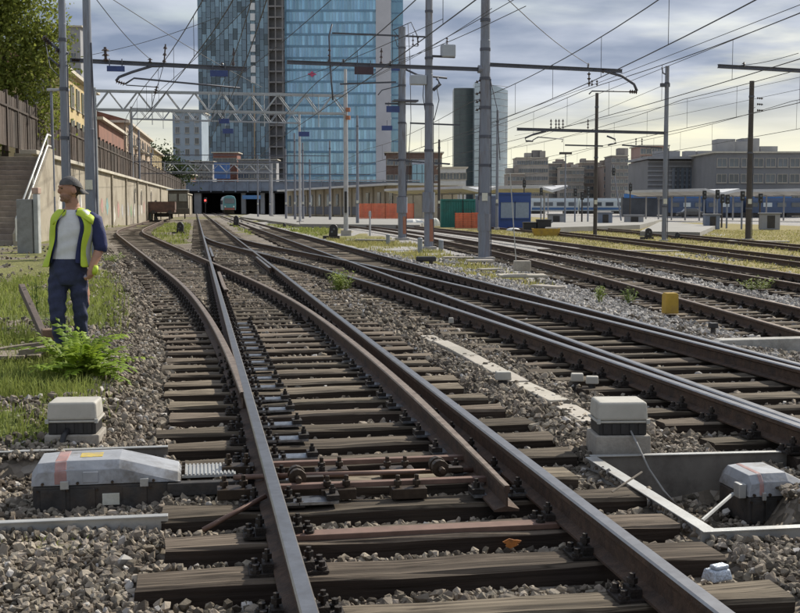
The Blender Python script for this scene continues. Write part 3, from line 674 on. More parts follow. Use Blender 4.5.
mb = MB(); mb.cyl(G(612, 492, .02), G(642, 472, .10), .006, n=5); single('dry_stick', mb, mat('stick', (.3, .25, .19), .8), 'dry stick lying on the ballast below the right junction box', 'stick', G(612, 492, .02))
mb = MB(); c = G(717, 574, -.02); mb.box(c, (.12, .09, .05), rz=.5, taper=.8); mb.box(c+Vector((.01, .0, .035)), (.08, .05, .02), rz=.5)
single('crushed_carton', mb, mat('foil_carton', (.55, .6, .66), .3, .3, var=.3, scale=20, bump=.5), 'crushed silvery carton lying on the stones at lower right', 'litter', c, bevel=.008)
# steel-grey cable trough lids
m_lidc = mat('trough_concrete', (.40, .365, .31), .9, var=.12, scale=12, bump=.2, dirt=(.24, .21, .17), dscale=6, damt=.5, rnd=.1)
ct = thing('cable_trough', 'line of pale concrete cable trough lids between the two middle tracks', 'cable trough', G(500, 372, -.02))
pts = [G(427, 336, -.01), G(470, 357, -.01), G(520, 383, -.01), G(560, 402, -.01), G(594, 423, -.01)]
for i in range(len(pts)-1):
    a, b = pts[i], pts[i+1]; n = max(1, round((b-a).length/.75))
    for k in range(n):
        p0, p1 = a.lerp(b, k/n), a.lerp(b, (k+1)/n); d = (p1-p0); L = d.length; d.normalize()
        jz = random.uniform(-.015, .015); tilt = Vector((d.x, d.y, random.uniform(-.02, .02))).normalized()
        mb = MB(); mb.box((p0+p1)/2+Vector((0,0,-.005+jz)), (L-.03, .19, .05), ux=tilt, uy=Vector((-d.y, d.x, 0))); mb.build('trough_lid', m_lidc, ct, bevel=.008)
# small posts with boxes on the ballast
def stub(px, py, w, h, label, lidded=True, Z=-.05, col=None):
    p = G(px, py, Z); root = thing('marker_box', label, 'marker box', p, 'small boxes on stakes between the tracks')
    mb = MB(); mb.cyl(p+Vector((0,0,-.1)), p+Vector((0,0,h*.7)), w*.28, n=8); mb.build('stake', m_iron, root)
    mb = MB(); mb.box(p+Vector((0,0,h*.75)), (w, w*.8, h*.5), rz=random.uniform(-.2, .3), taper=.92); mb.build('cap', col or m_lid, root, bevel=.01)
stub(503, 388, .15, .16, 'grey box on a stake beside the concrete trough lids')
stub(577, 389, .12, .15, 'left one of two grey capped stakes near the right junction box')
stub(592, 391, .12, .14, 'right one of two grey capped stakes near the right junction box')
stub(618, 381, .09, .13, 'small grey stake close under the double rail')
stub(451, 329, .07, .16, 'small dark stake with pale cap nearest the crossover rails')
stub(713, 333, .12, .14, 'dark low box lying left of the white concrete kerb', col=m_blk)
m_yel = mat('yellow_marker', (.42, .27, .035), .75, var=.2, scale=8, dirt=(.15, .1, .05), dscale=4, damt=.6, bump=.1)
p = G(670, 311, -.12); root = thing('marker_post', 'stubby yellow marker post on the ballast at right', 'marker post', p)
MB().box(p+Vector((0,0,.13)), (.24, .2, .34), rz=.2, taper=.96).build('block', m_yel, root, bevel=.02)
MB().box(p+Vector((0,0,.302)), (.20, .16, .02), rz=.2).build('cap', m_yel, root, bevel=.006)
p = G(737, 353, -.12); root = thing('concrete_kerb', 'white concrete kerb with sloping end behind the right track', 'kerb', p)
MB().prism([(-.45, 0), (-.45, .02), (-.22, .17), (1.3, .19), (1.3, 0)], p+Vector((0, -.1, 0)), Vector((.995, .09, 0)), UP, Vector((-.02, .22, 0))).build('kerb', m_conc, root, bevel=.015)

# ------------------------------------------------------------------ plants near the man
m_fern = mat('leaf_bright', (.20, .30, .03), .55, var=.25, scale=9, rnd=.25, spec=.3, col2=(.30, .40, .05), leaf=.4)
m_stem = mat('leaf_stem', (.16, .17, .05), .7, var=.2)
m_weed = mat('weed_leaf', (.15, .21, .055), .65, var=.3, scale=9, rnd=.25, spec=.25, leaf=.35)
def leaflet(mb, p, d, up, L, w):
    sd = d.cross(up).normalized(); mb.add([p, p+d*L*.45+sd*w, p+d*L+up*(-L*.12), p+d*L*.45-sd*w, p+d*L*.45+up*(L*.06)], [(0,1,4),(1,2,4),(2,3,4),(3,0,4)])
def frond(root, base, yaw, pitch, L, pairs, lw, mt, nm='frond'):
    mb = MB(); d = Vector((math.cos(yaw)*math.cos(pitch), math.sin(yaw)*math.cos(pitch), math.sin(pitch))); p = Vector(base); pts = [p.copy()]; n = 10
    dirs = []
    for i in range(n):
        d = (d+Vector((0,0,-.085))).normalized(); p = p+d*(L/n); pts.append(p.copy()); dirs.append(d.copy())
    mb.tube(pts, [.005*(1-.8*i/n) for i in range(n+1)], 4)
    for i in range(2, pairs):
        f = i/pairs*n; k = min(int(f), n-1); pp = pts[k].lerp(pts[k+1], f-k); dd = dirs[k]
        sd = dd.cross(UP).normalized(); upv = sd.cross(dd); ll = lw*(1-.45*abs(i/pairs-.45))*random.uniform(.85, 1.15)
        for s in (-1, 1):
            leaflet(mb, pp, (sd*s+dd*.45+upv*random.uniform(-.25, .15)).normalized(), upv, ll, ll*.30)
    leaflet(mb, pts[-1], dirs[-1], UP, lw*.8, lw*.16)
    return mb.build(nm, mt, root)
p = G(82, 380, .12); fern = thing('leafy_bush', 'bright green leafy bush with long feathered fronds in front of the man', 'bush', p)
for i in range(48):
    yaw = random.uniform(0, 2*math.pi); frond(fern, p+Vector((random.uniform(-.1, .1), random.uniform(-.08, .08), random.uniform(.0, .16))), yaw, random.uniform(.35, 1.15), random.uniform(.32, .62), 10, random.uniform(.085, .12), m_fern)
mb = MB()
for i in range(7): a = random.uniform(0, 6.28); mb.tube([p+Vector((.03*math.cos(a), .03*math.sin(a), -.03)), p+Vector((.08*math.cos(a), .07*math.sin(a), .2))], .007, 5)
mb.build('stems', m_stem, fern)
def weed(px, py, zg, h, n, label, mt=m_weed, spread=.12, ll=.09, name='weed', group=None, cols=None):
    p = G(px, py, zg); root = thing(name, label, 'weed', p, group)
    for k in range(n):
        mb = MB(); a = random.uniform(0, 6.28); top = p+Vector((spread*math.cos(a)*random.random(), spread*math.sin(a)*random.random(), h*random.uniform(.6, 1)))
        b0 = p+Vector((math.cos(a)*spread*.2, math.sin(a)*spread*.2, -.02)); pts = [b0.lerp(top, i/5)+Vector((random.uniform(-.01, .01),)*2+(0,)) for i in range(6)]
        mb.tube(pts, [.004]*5+[.002], 4)
        for j in range(16):
            f = random.uniform(.12, 1); pp = b0.lerp(top, f); yw = random.uniform(0, 6.28)
            leaflet(mb, pp, Vector((math.cos(yw), math.sin(yw), random.uniform(.1, .9))).normalized(), UP, ll*random.uniform(.6, 1.2)*(1.2-f*.5), ll*.13)
        mb.build('stem', mt, root)
    return root
weed(36, 330, .12, .75, 4, 'tall thin weed at the left edge beside the man', ll=.11)
weed(51, 335, .12, .8, 4, 'tall pale weed with slender leaves just left of the man', ll=.11)
weed(68, 232, .1, 1.0, 8, 'green shrub growing at the foot of the stairs', spread=.5, ll=.3)
m_wl = mat('weed_light', (.20, .27, .05), .6, var=.25, scale=6, rnd=.2, col2=(.26, .30, .07), leaf=.35)
weed(341, 292, -.06, .45, 26, 'light green tuft growing beside the crossover rails', m_wl, .42, .13)
weed(600, 301, -.1, .3, 9, 'small yellow green tuft on the ballast left of the yellow marker', m_wl, .18, .1)
weed(630, 302, -.1, .3, 8, 'second small green tuft on the ballast beside the yellow marker', m_weed, .2, .1)
weed(757, 291, -.25, .35, 16, 'flat green weed patch between the rails at the right edge', m_wl, .6, .12)
weed(108, 262, .1, .25, 10, 'low grass tuft right behind the man', m_wl, .5, .14)
# broken cable drum and timbers at the left edge
m_old = mat('old_timber', (.24, .20, .155), .9, var=.25, scale=2, stretch=(8, 8, 30), bump=.4, dirt=(.11, .085, .06), dscale=3, damt=.5)
p = G(22, 362, .12); root = thing('cable_drum', 'broken wooden cable drum half lying in the grass at the left edge', 'cable drum', p)
mb = MB(); n = 28; vs = []
for i in range(n+1):
    a = -1.4+i/n*4.6
    for r, z in ((.36, .10), (.47, .10), (.47, .15), (.36, .15)): vs.append(p+Vector((r*math.cos(a), .75*r*math.sin(a), z+.05*math.cos(a))))
fs = [(i*4+j, i*4+(j+1) % 4, (i+1)*4+(j+1) % 4, (i+1)*4+j) for i in range(n) for j in range(4)]+[(0,1,2,3), (n*4, n*4+1, n*4+2, n*4+3)]
mb.add(vs, fs).build('rim', m_old, root)
for k in range(4): MB().box(p+Vector((-.25+k*.13, .02, .075)), (.12, .62-.12*abs(k-1.5), .035), rz=.05*k).build('plank', m_old, root, bevel=.004)
mb = MB(); mb.box(p+Vector((.24, .1, .23)), (.13, .16, .18), rz=.4); mb.build('hub_block', mat('brown_block', (.16, .1, .065), .85, var=.3, scale=9, bump=.3), root, bevel=.012)
a, b = G(12, 318, .3)+Vector((0,.4,.35)), G(48, 345, .18); mb = MB(); d = (b-a).normalized(); mb.box((a+b)/2, ((b-a).length, .07, .09), ux=d, uy=d.cross(UP).normalized())
single('leaning_beam', mb, mat('dark_beam', (.10, .075, .06), .85, var=.3, scale=6, bump=.3), 'dark timber leaning down from the left edge beside the man', 'timber', b, bevel=.006)

# ------------------------------------------------------------------ the man
S = 1.0
mp = G(74, 369, .13); man = thing('person', 'man in a grey cap, yellow safety vest, blue jacket and jeans, looking left', 'person', mp)
def L3(x, y, z): return mp+Vector((x, y, z))
def ringtube(secs, n=20):      # secs: (centre, rx, ry) horizontal rings
    mb = MB(); vs = []
    for c, rx, ry in secs:
        for k in range(n):
            a = 2*math.pi*k/n; vs.append(L3(c[0]+rx*math.cos(a), c[1]+ry*math.sin(a), c[2]))
    K = len(secs); fs = [(i*n+k, i*n+(k+1) % n, (i+1)*n+(k+1) % n, (i+1)*n+k) for i in range(K-1) for k in range(n)]+[tuple(range(n)), tuple(range((K-1)*n, K*n))]
    return mb.add(vs, fs)
def limb(pts, rs, n=12):
    return MB().tube([L3(*p) for p in pts], list(rs), n)
body = MB()
def join(m): body.add(m.v, m.f)
hx = -.03
TOR = [((hx,0,.80),.15,.115), ((hx,0,.90),.178,.125), ((hx,0,1.0),.172,.12), ((hx+.01,0,1.08),.16,.115), ((hx+.03,0,1.2),.165,.12), ((hx+.05,0,1.32),.185,.125), ((hx+.06,0,1.42),.19,.11), ((hx+.06,.0,1.48),.15,.085), ((hx+.055,0,1.52),.07,.065), ((hx+.045,-.01,1.60),.056,.06), ((hx+.04,-.015,1.64),.05,.055)]
join(ringtube(TOR))
# legs: the image-left one steps forward
join(limb([(-.115,0,.90), (-.125,-.05,.70), (-.115,-.10,.52), (-.10,-.08,.30), (-.075,-.05,.10), (-.07,-.05,.05)], [.098,.088,.070,.062,.055,.05]))
join(limb([(.055,0,.90), (.075,.0,.70), (.075,-.01,.52), (.06,.06,.30), (.05,.13,.11), (.05,.14,.06)], [.098,.088,.068,.06,.054,.05]))
# arms: image-right arm hangs with the forearm coming inwards, image-left arm is held behind the vest
sh_r, el_r, wr_r = (.215,.0,1.41), (.262,.02,1.14), (.215,-.10,.97)
join(limb([(.13,0,1.42), sh_r, (.25,.01,1.27), el_r], [.06,.066,.058,.054])); join(limb([el_r, (.245,-.04,1.06), wr_r], [.043,.042,.03]))
sh_l, el_l, wr_l = (-.10,.0,1.41), (-.19,.10,1.15), (-.12,.16,.94)
join(limb([(-.04,0,1.42), sh_l, (-.15,.05,1.28), el_l], [.06,.066,.056,.05])); join(limb([el_l, (-.165,.14,1.05), wr_l], [.045,.042,.03]))
def hand(w, dirv, curl, side):
    w = Vector(w); d = Vector(dirv).normalized(); sd = Vector(side).normalized(); fl = d.cross(sd).normalized()*curl
    body.tube([L3(*w), L3(*(w+d*.04)), L3(*(w+d*.085))], [.027,.036,.034], 10)
    for k, (o, ln) in enumerate(((-.027,.07),(-.009,.078),(.009,.074),(.027,.058))):
        b = w+d*.075+sd*o; m1 = b+d*ln*.45+fl*.01; m2 = m1+d*ln*.25+fl*ln*.38; e = m2-d*ln*.1+fl*ln*.3
        body.tube([L3(*b), L3(*m1), L3(*m2), L3(*e)], [.0105,.010,.0095,.008], 8)
    tb = w+d*.025-sd*.025; body.tube([L3(*tb), L3(*(tb-sd*.025+d*.03+fl*.015)), L3(*(tb-sd*.018+d*.06+fl*.03))], [.013,.0115,.009], 8)
hand(wr_r, (-.12, -.25, -1), 1, (-.3, -1, .2)); hand(wr_l, (.1, .1, -1), -1, (.5, .8, 0))
# feet
for fx, fy, fz, ry in ((-.07,-.05,.0,-.25), (.05,.14,.02,.1)):
    for a, b, r0, r1 in (((0,.06,.045),(0,-.06,.05),.045,.046), ((0,-.06,.05),(0,-.19,.03),.045,.034)):
        cs, sn = math.cos(ry), math.sin(ry); f = lambda p: (fx+p[0]*cs-p[1]*sn, fy+p[0]*sn+p[1]*cs, fz+p[2]); join(limb([f(a), f(b)], [r0, r1]))
# head, turned to the left of the picture
hc = Vector((.012, -.03, 1.685)); fd = Vector((-.86, -.51, 0)); sdv = Vector((.51, -.86, 0))
def hp(f, s, z): return L3(*(hc+fd*f+sdv*s+Vector((0,0,z))))
def ell(c, rf, rs, rz, n=14):
    mb = MB(); vs = []; fs = []
    for i in range(1, n):
        ph = math.pi*i/n
        for k in range(n): a = 2*math.pi*k/n; vs.append(hp(c[0]+rf*math.sin(ph)*math.cos(a), c[1]+rs*math.sin(ph)*math.sin(a), c[2]+rz*math.cos(ph)))
    fs = [((i)*n+k, i*n+(k+1) % n, (i+1)*n+(k+1) % n, (i+1)*n+k) for i in range(n-2) for k in range(n)]+[tuple(range(n)), tuple(range((n-2)*n, (n-1)*n))]
    return mb.add(vs, fs)
for m_ in (ell((0,0,.02),.098,.077,.105), ell((.035,0,-.055),.058,.056,.062), ell((.102,0,-.012),.017,.014,.026), ell((.09,0,.03),.02,.055,.014), ell((.083,0,-.062),.018,.026,.009), ell((.076,0,-.095),.022,.025,.018), ell((-.012,.078,-.01),.026,.011,.034), ell((-.012,-.078,-.01),.026,.011,.034)): join(m_)
me = body.mesh('body', [m_blk], mp)
tmp = bpy.data.objects.new('body', me); COL.objects.link(tmp)
r = tmp.modifiers.new('r', 'REMESH'); r.mode = 'VOXEL'; r.voxel_size = .0068; r.use_smooth_shade = True
s_ = tmp.modifiers.new('s', 'SMOOTH'); s_.iterations = 4; s_.factor = .5
dg = bpy.context.evaluated_depsgraph_get(); me2 = bpy.data.meshes.new_from_object(tmp.evaluated_get(dg)); bpy.data.objects.remove(tmp)
m_skin = mat('skin', (.40, .215, .145), .55, var=.12, scale=12, spec=.35); m_tee = mat('white_tee', (.66, .66, .68), .85, var=.06, scale=7, bump=.35, bscale=14)
m_navy = mat('navy_jeans', (.028, .034, .075), .85, var=.35, scale=10, bump=.5, bscale=16); m_blue = mat('blue_jacket', (.022, .028, .10), .8, var=.25, scale=8, bump=.5, bscale=15)
m_shoe = mat('work_shoe', (.03, .025, .02), .6); m_hair = mat('short_dark_hair', (.05, .035, .025), .8, var=.3, scale=40)
me2.materials.clear()
m_stub_shade = mat('stubble_shade_skin', (.27, .155, .11), .6, var=.2, scale=60, spec=.3)  # stubble, with the shadow on the lower face painted into the colour
for m_ in (m_skin, m_tee, m_navy, m_blue, m_shoe, m_hair, m_stub_shade): me2.materials.append(m_)
nv_ = len(me2.vertices); co_ = np.empty(nv_*3, np.float32); me2.vertices.foreach_get('co', co_); co_ = co_.reshape(-1, 3); no_ = np.array([v_.normal[:] for v_ in me2.vertices], np.float32)
for iv_ in range(nv_):              # folds of the cloth
    x, y, z = (float(c_) for c_ in co_[iv_])
    if z < 1.46 and not (x > .17 and z < 1.13):
        leg = 1.0 if z < .95 else .7
        f_ = math.sin(31*z+9*x+3*math.sin(17*y+5*x))*math.sin(13*z-21*x+11*y)+.6*math.sin(58*z+24*y-18*x)
        kn = 1+1.2*math.exp(-((z-.5)/.1)**2)+1.0*math.exp(-((z-.16)/.12)**2)+.9*math.exp(-((z-.86)/.08)**2)
        co_[iv_] += no_[iv_]*(.0045*leg*kn*f_ if z > .09 else 0)
me2.vertices.foreach_set('co', co_.ravel()); me2.update()
mi = []
for pgn in me2.polygons:
    x, y, z = pgn.center; k = 0
    dl = Vector((x, y, z))-hc; f_, s2 = dl.dot(fd), dl.dot(sdv)
    if z > 1.55 and dl.z < -.045 and f_ > .0 and dl.z > -.125 and abs(s2) < .07: k = 6
    elif z > 1.55: k = 5 if (f_ < .0 and dl.z > -.045 and abs(s2) < .074) or (f_ < -.04 and dl.z > -.075) else 0
    elif z < .085: k = 4
    elif (x > .155 and z < 1.13) or (z < 1.0 and (x > .16 or (y > .135 and x < .0 and z > .75))): k = 0
    elif x < -.10 and y > .1 and z < 1.1: k = 3
    elif z < 1.045: k = 2
    elif x > .175+.0*z or (x < -.14 and y > .0): k = 3
    elif z > 1.50: k = 0
    else: k = 1
    mi.append(k)
me2.polygons.foreach_set('material_index', mi); me2.polygons.foreach_set('use_smooth', [True]*len(mi))
bo = bpy.data.objects.new('body', me2); COL.objects.link(bo); bo.parent = man
# jacket and vest: open shells around the torso
def shell(name, grow, a0, a1, z0, z1, mats, stripe=None, n=26, th=.006, parent=man, widen=.02):
    mb = MB(); zs = np.linspace(z0, z1, 12); vs = []; fs = []; ms = []
    tz = [s[0][2] for s in TOR]
    for i, z in enumerate(zs):
        cx = np.interp(z, tz, [s[0][0] for s in TOR]); rx = np.interp(z, tz, [s[1] for s in TOR])+grow; ry = np.interp(z, tz, [s[2] for s in TOR])+grow
        low = max(0, (1.15-z)/.2)*widen; rx += low; ry += low
        pin = .5*sm(1.32, 1.5, z)                        # fronts close towards the neck
        for k in range(n+1):
            b0 = lerp(a0, -1.66, pin*.8); b1 = lerp(a1, -1.5+2*math.pi, pin*.8); a = b0+(b1-b0)*k/n
            w = .007*math.sin(9*a+z*14)+.005*math.sin(23*z+5*a)
            vs.append(L3(cx+(rx+w)*math.cos(a), (ry+w)*math.sin(a), z))
    for i in range(11):
        for k in range(n):
            fs.append((i*(n+1)+k, i*(n+1)+k+1, (i+1)*(n+1)+k+1, (i+1)*(n+1)+k)); ms.append(stripe(i, k, n) if stripe else 0)
    mb.add(vs, fs); mb.m = ms
    o = mb.build(name, mats, parent, smooth=True); sd = o.modifiers.new('t', 'SOLIDIFY'); sd.thickness = th; sd.offset = 1; ss = o.modifiers.new('s', 'SUBSURF'); ss.levels = ss.render_levels = 1
    return o
m_vest = mat('vest_yellow', (.48, .60, .05), .7, var=.12, scale=8, bump=.3, bscale=12); m_refl = mat('reflective_band', (.42, .44, .43), .45, .2, var=.08)
shell('jacket', .012, -1.05, 2*math.pi-2.2, 1.0, 1.50, m_blue)
def stp(i, k, n): return 1 if (k in (2, 3) or k in (n-5, n-6)) else 0
vest = shell('safety_vest', .026, -.86, 2*math.pi-2.25, .965, 1.505, [m_vest, m_refl], stp, widen=.035)
# shoulder straps of the vest over the upper arms
for sx_, x0, x1 in ((1, .08, .235), (-1, -.015, -.13)):
    mb = MB(); vs = []
    for i in range(5):
        f = i/4
        for yy in np.linspace(-.11, .11, 7):
            vs.append(L3(lerp(x0, x1, f), yy, 1.515-.045*f-f*f*.03-(abs(yy)/.11)**2*(.06+.02*f)))
    fs = [(i*7+j, i*7+j+1, i*7+j+8, i*7+j+7) for i in range(4) for j in range(6)]
    mb.add(vs, fs); mb.m = [1 if sx_ < 0 and i in (1, 2) else 0 for i in range(4) for j in range(6)]
    o = mb.build('vest_shoulder', [m_vest, m_refl], vest, smooth=True); sd = o.modifiers.new('t', 'SOLIDIFY'); sd.thickness = .012; sd.offset = 1
# jacket sleeve on the image-right arm and rolled cuff
mb = MB().tube([L3(.17,0,1.43), L3(.225,.0,1.40), L3(.256,.012,1.27), L3(.272,.02,1.17), L3(.27,.01,1.11)], [.065,.074,.068,.064,.06], 14); mb.build('sleeve', m_blue, man, smooth=True)
# cap, worn backwards
m_cap = mat('cap_grey', (.095, .09, .088), .85, var=.2, scale=20, bump=.3)
mb = MB(); vs = []; n = 20
for i in range(7):
    ph = math.pi/2*i/6.3
    for k in range(n):
        a = 2*math.pi*k/n; vs.append(hp(-.008+.108*math.cos(ph)*math.cos(a), .088*math.cos(ph)*math.sin(a), .045+.085*math.sin(ph)-.035*max(0, -math.cos(a))*math.cos(ph)))
fs = [(i*n+k, i*n+(k+1) % n, (i+1)*n+(k+1) % n, (i+1)*n+k) for i in range(6) for k in range(n)]+[tuple(range(6*n, 7*n))]
o = mb.add(vs, fs).build('cap', m_cap, man, smooth=True)
mb = MB(); vs = []
for i in range(4):
    for k in range(9):
        a = math.pi+lerp(-.95, .95, k/8); r0 = 1+.55*i/3*math.cos((k/8-.5)*2.2); vs.append(hp(-.008+.108*r0*math.cos(a), .088*min(r0, 1.15)*math.sin(a), .012-.045*i/3-.01*abs(k/4-1)))
fs = [(i*9+k, i*9+k+1, i*9+k+10, i*9+k+9) for i in range(3) for k in range(8)]
v = mb.add(vs, fs).build('visor', m_cap, o, smooth=True); sd = v.modifiers.new('t', 'SOLIDIFY'); sd.thickness = .006
for s in (-1, 1):
    mb = MB(); mb.lathe(hp(.083, s*.033, .012), [(.001,-.008),(.009,-.004),(.010,0),(.009,.004),(.001,.008)], 8); mb.build('eye', mat('eye_dark', (.02,.015,.012), .3), man)
mb = MB(); w = Vector(wr_r); mb.tube([L3(*(w+Vector((.03,-.03,-.06)))), L3(*(w+Vector((.045,-.05,-.03)))), L3(*(w+Vector((.05,-.03,.01))))], [.022,.028,.02], 10)
single('work_glove', mb, m_vest, 'yellow green glove held in the hand of the man', 'glove', L3(*(w+Vector((.03,-.03,-.06)))), smooth=True)
# ------------------------------------------------------------------ left side: wall, fence, stairs, tree, houses
m_wall = mat('stained_plaster', (.31, .27, .205), .92, var=.22, scale=.6, bump=.4, bscale=6, dirt=(.17, .14, .10), dscale=.5, damt=.9, col2=(.40, .355, .275))
m_cop = mat('coping_stone', (.50, .46, .38), .9, var=.15, scale=2, bump=.2, rnd=.1)
m_fence = mat('dark_fence', (.075, .055, .042), .85, var=.35, scale=1.4, rnd=.25, bump=.3, dirt=(.04,.035,.03), dscale=.8, damt=.5)
WD = Vector((-.139, 1, 0)).normalized(); WN = Vector((WD.y, -WD.x, 0))
def WP(y, off=0.0, z=0.0):            # point of the wall face at depth y, off = metres to the right of the face
    return Vector((-17.6-.139*(y-57), y, z))+WN*off
WT = 4.25
root = thing('retaining_wall', 'long stained plaster retaining wall with graffiti left of the tracks', 'retaining wall', WP(60))
m_graf = [mat('graffiti_%s' % c, v, .8, var=.25, scale=2, dirt=(.42, .36, .27), dscale=1.1, damt=.95) for c, v in (('teal', (.10, .30, .32)), ('grey', (.36, .36, .37)), ('rose', (.42, .22, .20)), ('green', (.16, .27, .14)), ('white', (.6, .58, .54)))]
y = 56.5; k = 0
while y < 262:
    L = 12 if y < 120 else 24; a, b = WP(y), WP(min(y+L, 262)); ctr = (a+b)/2
    w = MB().box(ctr+Vector((0,0,1.9))-WN*.4, ((b-a).length-.03, .8, 4.5), ux=WD, uy=-WN).build('wall_panel', m_wall, root)
    MB().box(b+Vector((0,0,1.85))-WN*.1, (.5, .5, 4.5), ux=WD, uy=-WN).build('pilaster', m_wall, root, bevel=.03)
    if y < 130:
        for j in range(3):
            yy = y+2+j*3.4; c = WP(yy, .012, random.uniform(.9, 1.9))
            pts = [(.5*1.9*random.uniform(.6, 1)*math.cos(t_), 1.0*random.uniform(.5, 1)*math.sin(t_)*.8) for t_ in np.linspace(0, 6.28, 13)[:-1]]
            MB().prism(pts, c, WD, UP, -WN*.01).build('graffiti', random.choice(m_graf), w)
        c = WP(y+6.5+random.uniform(-3, 3), .02, 2.6+random.uniform(-.2, .2))
        if random.random() < .35: k += 1; y += L; continue
        poly = [(-.55, -.7), (.55, -.7), (.55, .3)]+[(.55*math.cos(t_), .3+.55*math.sin(t_)) for t_ in np.linspace(.2, 2.94, 8)]+[(-.55, .3)]
        MB().prism(poly, c, WD, UP, -WN*.018).build('niche', mat('niche_dark', (.06, .05, .04), .95), w)
        fr = MB(); fr.tube([c+WD*p[0]*1.12+UP*p[1]*1.05 for p in poly[2:]], .07, 5); fr.build('niche_surround', m_cop, w)
    k += 1; y += L
y = 56.5
while y < 262:
    L = 3 if y < 130 else 9
    a, b = WP(y), WP(min(y+L, 262)); MB().box((a+b)/2+Vector((0,0,WT+.0))-WN*.25, ((b-a).length-.04, 1.0, .2), ux=WD, uy=-WN).build('coping_stone', m_cop, root, bevel=.02); y += L
fence = thing('plank_fence', 'tall dark plank fence along the top of the retaining wall', 'fence', WP(60, -.5, WT+.1))
y = 48.
while y < 240:
    L = 2.6 if y < 120 else 6.5; a, b = WP(y, -.5, WT), WP(y+L, -.5, WT); n = 12; mb = MB()
    for i in range(n):
        p = a.lerp(b, (i+.5)/n); h = 2.3+random.uniform(-.04, .04); mb.box(p+Vector((0,0,.12+h/2))+WN*random.uniform(-.02, .02), (L/n-.018, .04, h), ux=WD, uy=-WN)
    pn = mb.build('fence_panel', m_fence, fence)
    MB().box((a+b)/2+WN*.06+Vector((0,0,1.9)), (L, .05, .1), ux=WD, uy=-WN).build('fence_rail', m_fence, pn)
    MB().box(a+Vector((0,0,1.25)), (.16, .16, 2.7), ux=WD, uy=-WN).build('post', m_fence, fence); y += L
# stairs in the notch at the near end of the wall
m_step = mat('stair_stone', (.26, .22, .18), .9, var=.2, scale=3, bump=.3, rnd=.12)
sp = Vector((-15.3, 46.2, .1)); st = thing('staircase', 'stone stairs climbing to the left of the retaining wall', 'stairs', sp)
for i in range(17):
    c = sp+WD*(i*.5+.3)+Vector((-1.05, 0, (i+.5)*.225)); MB().box(c+Vector((0,0,-.10)), (.52, 2.3, .43), ux=WD, uy=-WN).build('step', m_step, st, bevel=.015)
MB().prism([(0, -.2), (8.9, -.2), (8.9, 4.2), (8.2, 4.2), (0, .5)], sp+Vector((.16, 0, 0)), WD, UP, WN*.28).build('side_wall', m_wall, st)
MB().box(sp+WD*4.5+Vector((-2.5, 0, 2.6)), (10, .4, 6.0), ux=WD, uy=-WN).build('back_wall', m_wall, st)
m_rail = mat('handrail_white', (.62, .62, .58), .5, .3, var=.1)
hr = thing('handrail', 'white tubular handrail beside the stone stairs', 'handrail', sp+Vector((.28, 0, .5)))
for off in (.0, .45):
    mb = MB(); mb.tube([sp+Vector((.3, 0, .55+off*1.1)), sp+WD*8.4+Vector((.3, 0, 4.35+off*1.1)), sp+WD*9.3+Vector((.3, 0, 4.35+off*1.1))], .045, 8); mb.build('rail_tube', m_rail, hr, smooth=True)
for f in (0, .5, 1):
    p = sp+WD*(8.4*f)+Vector((.3, 0, .5+3.8*f)); MB().cyl(p+Vector((0,0,-.3)), p+Vector((0,0,.6)), .035, n=8).build('baluster', m_rail, hr)
p = G(30, 254, .1); cab = thing('relay_cabinet', 'weathered relay cabinet with pinkish cap at the left edge', 'cabinet', p)
MB().box(p+Vector((-.15, .2, .85)), (.5, .5, 1.9)).build('cabinet_body', mat('cabinet_grey', (.25, .25, .24), .7, var=.2, scale=3, dirt=(.12,.1,.08), dscale=2), cab, bevel=.02)
MB().box(p+Vector((.2, .2, .95)), (.16, .3, 2.05)).build('edge_post', mat('edge_pale', (.42, .43, .42), .7, var=.2, scale=3), cab, bevel=.02)
MB().box(p+Vector((.2, .2, 2.08)), (.22, .34, .2)).build('cap', mat('cap_pink', (.42, .29, .23), .8, var=.2, scale=4), cab, bevel=.02)

